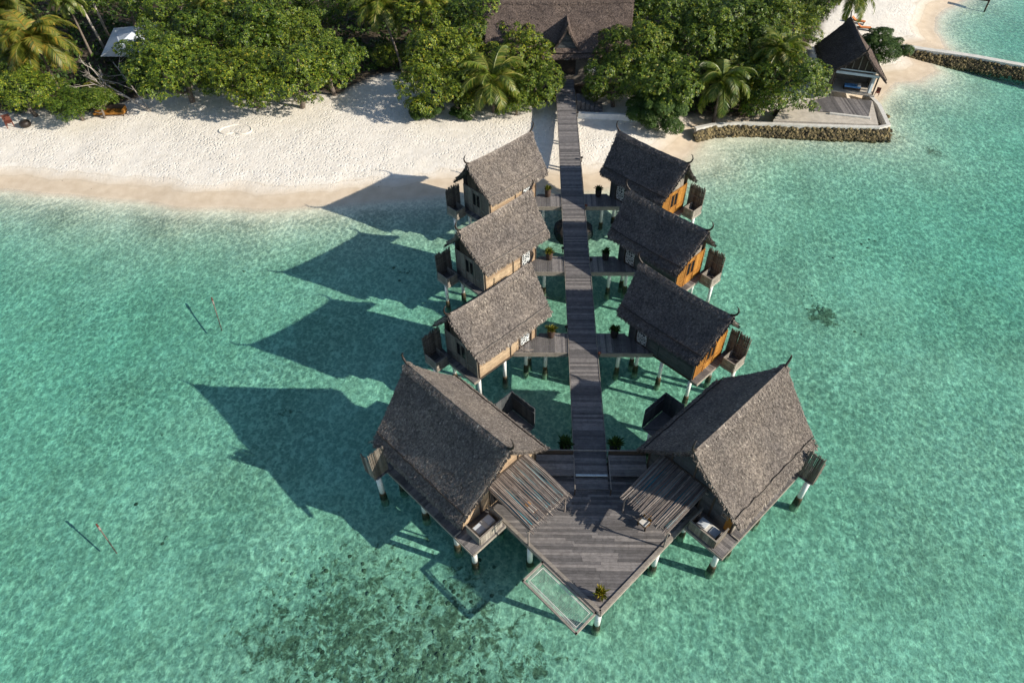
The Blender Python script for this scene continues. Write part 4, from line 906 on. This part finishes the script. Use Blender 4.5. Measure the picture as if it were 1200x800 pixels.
# ------------------------------------------------------------------ beach things
rg=MB(); c=at(277,151.5,-1.5); pts=[]
for k in range(41):
    t=2*math.pi*k/40; q_=1+.12*math.cos(2*t)+.1*math.cos(3*t+2); pts.append((1.75*math.cos(t)*q_,1.3*math.sin(t)*q_-(0.35*math.exp(-((t-4.71)/.35)**2)*-1),0))
rg.tube(pts,[.1]*41,8,False); o=rg.build('sand_ring','ringsand',None,True); o.location=(c.x,c.y,ground_z(c.x,c.y)+.0); tag(o,'Oval ring of heaped pale sand on the beach below the left trees','sand ring')
b=at(130,133,-1.4); z=ground_z(b.x,b.y)
bn=empty('wooden_settee','Low orange-brown wooden settee on the beach under the left bushes','settee',(b.x,b.y,z),.05)
m=MB(); m.box(-1.9,1.9,-.6,.5,.25,.5); m.build('seat','orange',bn); m=MB(); m.box(-1.9,1.9,.5,.6,.2,1.0); m.build('backrest','dark_wood',bn); m=MB(); m.box(1.8,1.92,-.6,.6,.51,.85); m.build('armrest','orange',bn)
for x in (-1.85,1.7): m=MB(); m.box(x,x+.12,-.55,-.43,-.1,.24); m.box(x,x+.12,.35,.47,-.1,.24); m.build('leg','dark_wood',bn)
b=at(30.5,147,-1.5); z=ground_z(b.x,b.y); o=MB(); o.tube([(0,0,-.1),(0,0,.2),(0,0,.6),(0,0,.75)],[.35,.62,.62,.42],14); o=o.build('dark_pot','black',None,True); o.location=(b.x,b.y,z); tag(o,'Round black pot on shaded sand at the far left beach','pot')
b=at(12,147,-1.5); z=ground_z(b.x,b.y); bc=empty('beach_chair','Reddish brown chair half under bushes at the far left beach','chair',(b.x,b.y,z),2.2); simple_chair(bc,'rust'); bc.scale=(1.7,1.7,1.5)
# pale canopy among the trees
cc=at(150,54,1.6); cn=empty('shade_canopy','Pale blue-grey canvas canopy roof between trees at the left','canopy',(cc.x,cc.y,-1.3))
m=MB(); k1,k2=at(118,66,1.0)-cc,at(172,66,1.0)-cc; a1,a2=at(140,52,2.6)-cc,at(160,36,2.6)-cc; b1,b2=at(136,38,1.0)-cc,at(175,38,1.0)-cc
zz=1.3+1.6
vsx=[(k1.x,k1.y,2.3),(k2.x,k2.y,2.3),(a2.x,a2.y+.5,4.2),(a1.x,a1.y,4.0),(b1.x-1,b1.y+1.5,2.3),(b2.x,b2.y+3,2.3)]
m.add(vsx+[(x,y,z-.06) for x,y,z in vsx],[(0,1,2,3),(0,3,4),(3,2,5,4),(1,5,2),(9,8,7,6),(10,9,6),(10,11,8,9),(8,11,7),(0,6,7,1),(0,4,10,6),(4,5,11,10),(5,1,7,11)]); m.build('canvas','canvas',cn)
for x,y,_ in (vsx[0],vsx[1],vsx[4],vsx[5]): m=MB(); m.tube([(x*.97,y*.97,0),(x*.97,y*.97,2.25)],.07,8); m.build('post','dark_wood',cn)
for i,(px,py,lab) in enumerate([(1006,24,'Orange beach lounger behind the villa roof, nearer one'),(1013,31,'Orange beach lounger behind the villa roof, beside the round shrub')]):
    b=at(px,py,-1.3); lo=empty('beach_lounger',lab,'lounger',(b.x,b.y,ground_z(b.x,b.y)),2.6+.3*i,'orange beach loungers')
    m=MB(); m.box(-1,1,-.33,.33,.3,.36); m.build('frame','dark_wood',lo); m=MB(); m.box(-.98,.4,-.3,.3,.365,.45); m.hexa([(.4,-.3,.37),(1,-.3,.75),(1,.3,.75),(.4,.3,.37),(.4,-.3,.46),(.97,-.3,.84),(.97,.3,.84),(.4,.3,.46)]); m.build('cushion','orangecl',lo)
    for x in (-.9,.8): m=MB(); m.box(x,x+.08,-.3,.3,-.05,.295); m.build('leg','dark_wood',lo)

# ------------------------------------------------------------------ vegetation
def rvec(r): 
    while True:
        v=Vector((r.uniform(-1,1),r.uniform(-1,1),r.uniform(-1,1)))
        if .05<v.length<1: return v.normalized()
def crown_mesh(seed,mat='leaf',nb=34,per=105,leaf=.3,R0=5.0,flat=.72,leaves=5):
    r=random.Random(seed); mb=MB(); blobs=[]
    for i in range(nb):
        d=rvec(r); 
        if d.z<-.45: d.z=-d.z*.5
        d.normalize(); rad=r.uniform(.5,.95)*R0; blobs.append((Vector((d.x*rad,d.y*rad,d.z*rad*flat)),r.uniform(.12,.33)*R0*(1.15-.35*rad/R0)))
    blobs.append((Vector((0,0,0)),R0*.62))
    for c,br in blobs:
        n=int(per*(br/(R0*.28))**2)
        for _ in range(n):
            d=rvec(r)
            if d.z<-.35 and r.random()<.7: d.z=-d.z
            P_=c+Vector((d.x,d.y,d.z*.8))*br*r.uniform(.82,1.08)
            # drop rosettes buried deep in other blobs
            if any((P_-c2).length<b2*.78 for c2,b2 in blobs if c2 is not c): 
                continue
            nrm=(d+Vector((0,0,.7))+rvec(r)*.5).normalized(); t=nrm.cross(Vector((r.random(),r.random(),.1))).normalized(); b_=nrm.cross(t); a0=r.uniform(0,6.28)
            for k in range(leaves):
                a=a0+k*2*math.pi/leaves+r.uniform(-.3,.3); dd=(t*math.cos(a)+b_*math.sin(a)+nrm*r.uniform(-.1,.55)).normalized(); L_=leaf*r.uniform(.75,1.3); sd2=dd.cross(nrm).normalized()*L_*.3
                p0=P_+dd*.03; m1=P_+dd*L_*.55; e=P_+dd*L_-nrm*.04
                mb.add([tuple(p0),tuple(m1+sd2),tuple(e),tuple(m1-sd2)],[(0,1,2,3)])
    me=bpy.data.meshes.new('crown'); me.from_pydata(mb.v,[],mb.f); me.materials.append(M[mat]); return me
CROWNS=[crown_mesh(100+i,nb=54+4*i,flat=.62+.05*i,leaf=.25,per=125) for i in range(5)]
SHRUBM=[crown_mesh(200+i,'leaf_dark',nb=40,per=420,leaf=.16,R0=3.0,flat=.8,leaves=4) for i in range(2)]
def trunk_mesh(seed,h,r0_=.28,mat='bark',spread=2.6):
    r=random.Random(seed); mb=MB(); top=Vector((r.uniform(-.6,.6),r.uniform(-.6,.6),h)); p0=Vector((0,0,-.6)); md=p0.lerp(top,.5)+Vector((r.uniform(-.4,.4),r.uniform(-.4,.4),0))
    mb.tube([p0,md,top],[r0_*1.25,r0_,r0_*.6],9)
    for k in range(6):
        a=k*1.05+r.uniform(-.3,.3); st_=md.lerp(top,r.uniform(-.2,.9)); en=st_+Vector((math.cos(a)*spread,math.sin(a)*spread,r.uniform(1,2.4))); mm=st_.lerp(en,.5)+Vector((0,0,-.3)); mb.tube([st_,mm,en],[r0_*.5,r0_*.33,r0_*.12],6)
    me=bpy.data.meshes.new('trunk'); me.from_pydata(mb.v,[],mb.f); me.shade_smooth(); me.materials.append(M[mat]); return me
TRUNKS=[trunk_mesh(300+i,3.4) for i in range(3)]
def child(name,me,parent,loc=(0,0,0),sc=(1,1,1),rz=0):
    o=bpy.data.objects.new(name,me); COL.objects.link(o); o.parent=parent; o.location=loc; o.scale=sc; o.rotation_euler=(0,0,rz); return o
def tree(px,py,zc,rad,label,k,group=None,flat=1.0,dark=False):
    c=at(px,py,zc); g=ground_z(c.x,c.y); root=empty('broadleaf_tree',label,'tree',(c.x,c.y,g),0,group)
    s=rad/5.0/.98; child('crown',CROWNS[k%5],root,(0,0,zc-g),(s,s,s*flat),k*1.7)
    child('trunk',TRUNKS[k%3],root,(0,0,0),(s,s,max(.5,(zc-g)/4.2)),k*.9)
G1='broadleaf trees along the beach edge'; G2='broadleaf trees of the inland forest'
T=[(28,108,1.6,4.6,'Bushy bright green tree at the left edge above the black pot',0,G1,.8),
(88,122,.6,3.3,'Low green bush-like tree left of the orange-brown settee',1,G1,.7),
(5,75,2.2,4.2,'Green tree at the left edge behind the golden palm',2,G1,.9),
(112,118,.8,2.4,'Small light green tree touching the orange-brown settee',3,G1,.8),
(212,84,2.6,5.6,'Rounded beach tree right of the pale canopy',2,G1,.9),
(182,62,3.0,4.4,'Green tree overhanging the pale canopy',4,G1,.9),
(292,90,2.6,5.2,'Rounded green tree directly above the oval sand ring',1,G1,.9),
(345,94,2.2,5.6,'Big dense tree just right of the sand ring',3,G1,.9),
(385,72,3.0,4.6,'Green tree at the left of the sandy gap with a leaning palm',0,G1,1),
(300,42,4.0,5.2,'Tall green crown behind the tree above the sand ring',4,G2,1),
(248,32,4.4,4.6,'Green crown behind the tree right of the canopy, near top edge',1,G2,1),
(340,40,3.6,4.4,'Round crown behind the dense tree right of the sand ring',2,G2,1),
(512,104,1.4,4.6,'Tree on the right side of the sandy gap, low crown',2,G1,1),
(520,62,3.6,4.8,'Tall bright green tree behind the small palm by the boardwalk',0,G1,1),
(560,30,4.2,5.2,'Large bright green crown left of the house roof',3,G2,1),
(608,66,2.6,4.3,'Bright green tree left of the house porch',4,G1,1),
(630,100,.9,3.9,'Green bush-tree hugging the boardwalk on its left',1,G1,1),
(604,120,.1,2.6,'Low green bush below the small palm, left of the boardwalk',3,G1,.8),
(722,94,1.8,4.2,'Green tree right of the house porch, beside the stairs',0,G1,.95),
(742,62,3.4,4.6,'Bright green tree just right of the house roof',3,G1,1),
(780,100,2.2,5.0,'Dark green tree above the round dark shrub',1,G1,1),
(700,108,-.2,1.9,'Low bush at the top of the dark stairs',2,G1,.8),
(820,48,3.6,5.4,'Broad crown behind the palm above the rocks',4,G2,1),
(780,22,4.6,5.2,'Tall crown at the top edge, right of the house',2,G2,1),
(868,28,4.6,5.4,'Wide crown at the top edge above the palm by the rocks',0,G2,1),
(916,104,1.2,5.3,'Dense tree leaning over the villa terrace',3,G1,.95),
(888,110,.4,3.0,'Green tree between the palm and the terrace tree',1,G1,.9),
(916,28,4.0,4.7,'Bright crown left of the villa roof',2,G2,1),
(893,62,2.6,4.4,'Mid green crown behind the terrace tree',4,G2,1),
(948,4,4.4,4.0,'Crown at the top edge left of the villa roof',1,G2,1),
(862,78,2.2,3.8,'Dark green crown behind the palm by the rocks',0,G2,1),
(500,18,4.6,4.6,'Green crown at the top edge right of the tall palm',1,G2,1),
(380,12,3.4,4.4,'Shaded crown at the top edge above the sandy gap tree',3,G2,1),
(330,-8,4.8,5.0,'Crown cut by the top edge above the sand ring',0,G2,1),
(200,8,4.6,5.0,'Crown cut by the top edge right of the canopy',2,G2,1),
(140,-8,4.6,4.8,'Crown cut by the top edge above the canopy',3,G2,1),
(265,-12,4.8,5.2,'Crown cut by the top edge between sand ring and canopy',4,G2,1),
(440,-15,4.5,5.0,'Shaded crown cut by the top edge behind the tall palm',0,G2,1),
(570,-20,4.6,5.0,'Crown cut by the top edge left of the house roof',2,G2,1),
(760,-12,5.0,5.2,'Crown cut by the top edge right of the house roof',1,G2,1),
(830,-14,5.0,5.2,'Crown cut by the top edge above the rocks palm',3,G2,1),
(900,-16,5.0,5.2,'Crown cut by the top edge left of the villa',4,G2,1),
(460,66,.0,2.6,'Low shaded tree behind the leaning palm trunk',2,G2,.8),
(500,-10,4,4.5,'Crown at the top edge between tall palm and house',3,G2,1),
(60,-25,4,5,'Crown cut by the top left edge behind the golden palm',1,G2,1),
(0,-5,3.5,5,'Crown in the top left corner',0,G2,1),
]
for i,t in enumerate(T): tree(*t[:6],t[6],t[7])
def shrub(px,py,zc,rad,label,k=0,fz=1.0):
    c=at(px,py,zc); g=ground_z(c.x,c.y); root=empty('round_shrub',label,'shrub',(c.x,c.y,g)); s=rad/3.0
    child('foliage',SHRUBM[k],root,(0,0,zc-g),(s,s,s*fz),k)
    child('stem',TRUNKS[k],root,(0,0,0),(.4,.4,.5))
shrub(770,132,.0,3.7,'Round dark green shrub at the beach corner by the rocks',0)
shrub(1034,58,.1,3.7,'Round dark green feathery shrub right of the villa roof',1,.9)
shrub(500,128,-.5,2.3,'Small dark shrub at the foot of the tree by the sandy gap',1,.9)
shrub(542,132,-.9,1.6,'Small shrub with ochre tips below the small palm',0,.8)

def palm_mesh(seed,nf=24,Lf=3.9,mat='palm',droop=1.0,leaflets=46):
    r=random.Random(seed); mb=MB()
    for f in range(nf):
        a=f*2.399+r.uniform(-.2,.2); el=R(78)-R(95)*(f/nf)*r.uniform(.85,1.1); L_=Lf*r.uniform(.85,1.1)
        h=Vector((math.cos(a),math.sin(a),0)); pts=[]; p=Vector((0,0,0)); e=el; n=12; st_=L_/n
        for i in range(n+1):
            pts.append(p.copy()); p=p+(h*math.cos(e)+Vector((0,0,math.sin(e))))*st_; e-=droop*R(10)*(.5+i/n)
        mb.tube(pts,[.045*(1-i/(n+1))+.008 for i in range(n+1)],4,False)
        side0=h.cross(Vector((0,0,1)))
        for k in range(leaflets):
            t=.12+.88*k/leaflets; x=t*n; i=min(int(x),n-1); P_=pts[i].lerp(pts[i+1],x-i); d_=(pts[i+1]-pts[i]).normalized(); upn=side0.cross(d_)
            ll_=.95*math.sin(math.pi*min(.95,.18+.8*t))**.7*r.uniform(.85,1.1)*Lf/3.9
            for s_ in (-1,1):
                dd=(side0*s_*.85+d_*.65+Vector((0,0,-.28))+upn*r.uniform(-.15,.2)).normalized(); e_=P_+dd*ll_+Vector((0,0,-.12*ll_)); wv=d_*.045; mid_=P_+dd*ll_*.5
                mb.add([tuple(P_-wv*.6),tuple(P_+wv*.6),tuple(mid_+wv),tuple(e_),tuple(mid_-wv)],[(0,1,2,3,4)])
    me=bpy.data.meshes.new('crown'); me.from_pydata(mb.v,[],mb.f); me.materials.append(M[mat]); return me
PALM=[palm_mesh(401),palm_mesh(402,20,3.6,'palm',1.15),palm_mesh(403,30,4.6,'palm_gold',1.1,54)]
def palm(px,py,zc,sc,label,k,base=None):
    c=at(px,py,zc); bx,by=(c.x,c.y) if base is None else (at(base[0],base[1],-1.4).x,at(base[0],base[1],-1.4).y)
    g=ground_z(bx,by); root=empty('palm_tree',label,'palm tree',(bx,by,g),0,'coconut palms')
    top=Vector((c.x-bx,c.y-by,zc-g)); child('crown',PALM[k],root,tuple(top),(sc,)*3,px*.1)
    m=MB(); md=top*.5; md.z*=.9; md.x-=top.x*.12; md.y-=top.y*.12; m.tube([Vector((0,0,-.4)),md*.4,md,top*.8,top+Vector((0,0,-.05))],[.24,.18,.15,.13,.13],9); m.build('trunk','bark',root,True)
palm(40,48,5.2,1.3,'Large palm with golden drooping fronds at the upper left',2)
palm(0,8,6,1.2,'Palm cut by the upper left corner',2)
palm(78,2,6.5,.9,'Palm at the top edge right of the golden palm',1)
palm(446,8,5.4,1.35,'Tall palm with leaning trunk above the sandy gap',0,(475,92))
palm(503,6,6.0,1.15,'Palm at the top edge right of the leaning palm',1)
palm(577,96,2.4,1.4,'Small palm in front of green bushes left of the boardwalk',0)
palm(846,96,2.8,1.3,'Palm hanging over the rock wall',1)
palm(915,60,4.8,1.05,'Palm crown rising above the terrace tree near the villa',0)
palm(1001,-4,6.0,1.15,'Palm at the top edge above the villa roof',1)
palm(250,6,6.2,.8,'Palm fronds at the top edge above the canopy trees',2)
palm(118,104,.2,.55,'Young golden palm above the orange-brown settee',2)
# bare leaning trunks and a dead branch
for (b,t,lab) in [((122,56),(88,-6),'Bare grey leaning trunk left of the canopy'),((128,44),(104,-8),'Second slimmer bare leaning trunk left of the canopy')]:
    p=at(*b,-1.2);q_=at(*t,6); o=MB(); o.tube([(0,0,-.3),tuple((q_-p)*.5+Vector((0,0,-.3))),tuple(q_-p)],[.22,.17,.14],8); o=o.build('leaning_trunk','deadbark',None,True); o.location=(p.x,p.y,ground_z(p.x,p.y)); tag(o,lab,'trunk')
db=MB(); p=at(176,130,-1.4); rr=random.Random(77)
def br(a,b,r_,dep):
    md=a.lerp(b,.5)+Vector((rr.uniform(-.2,.2),rr.uniform(-.2,.2),rr.uniform(0,.2))); db.tube([a,md,b],[r_,r_*.8,r_*.5],6)
    if dep:
        for _ in range(4):
            s_=a.lerp(b,rr.uniform(.35,1)); L_=(b-a).length*rr.uniform(.35,.6); d_=((b-a).normalized()+rvec(rr)*.7).normalized(); br(s_,s_+d_*L_,r_*.5,dep-1)
br(Vector((0,0,0)),at(118,95,1.2)-p,.15,3); br(Vector((-.3,0.3,.2)),at(132,72,2.2)-p,.09,2)
o=db.build('dead_branch','deadbark'); o.location=(p.x,p.y,ground_z(p.x,p.y)); tag(o,'Bleached bare branches leaning above the orange-brown settee','dead tree')
db=MB(); p=at(375,30,2.0); br(Vector((0,0,-2)),Vector((-1.5,2,3.5)),.1,3)
o=db.build('dead_branch','deadbark'); o.location=(p.x,p.y,p.z); tag(o,'Bare twiggy branches at the top edge above the sandy gap','dead tree')

# undergrowth
ug=MB(); rr=random.Random(91)
cand=np.column_stack([rng.uniform(-105,62,30000),rng.uniform(18,75,30000)]); dd=inside_dist(cand,LITTER); cand=cand[dd>1.2][:9000]
for x,y in cand:
    if -9.5<x<8 and y>26 or (31<x<42 and 20<y<38): continue
    if -2<x<5 and y<30: continue
    g=ground_z(x,y)+rr.uniform(0,1.0)
    for _ in range(5):
        n_=(rvec(rr)+Vector((0,0,.9))).normalized(); t_=n_.cross(rvec(rr)).normalized()*rr.uniform(.18,.4); b_=n_.cross(t_)*.5; c=Vector((x+rr.uniform(-.5,.5),y+rr.uniform(-.5,.5),g+rr.uniform(-.2,.4)))
        ug.add([tuple(c-t_),tuple(c+b_),tuple(c+t_),tuple(c-b_)],[(0,1,2,3)])
o=ug.build('undergrowth','leaf_dark',fix=False); o['kind']='stuff'; tag(o,'Low dark green undergrowth beneath the forest trees','undergrowth')
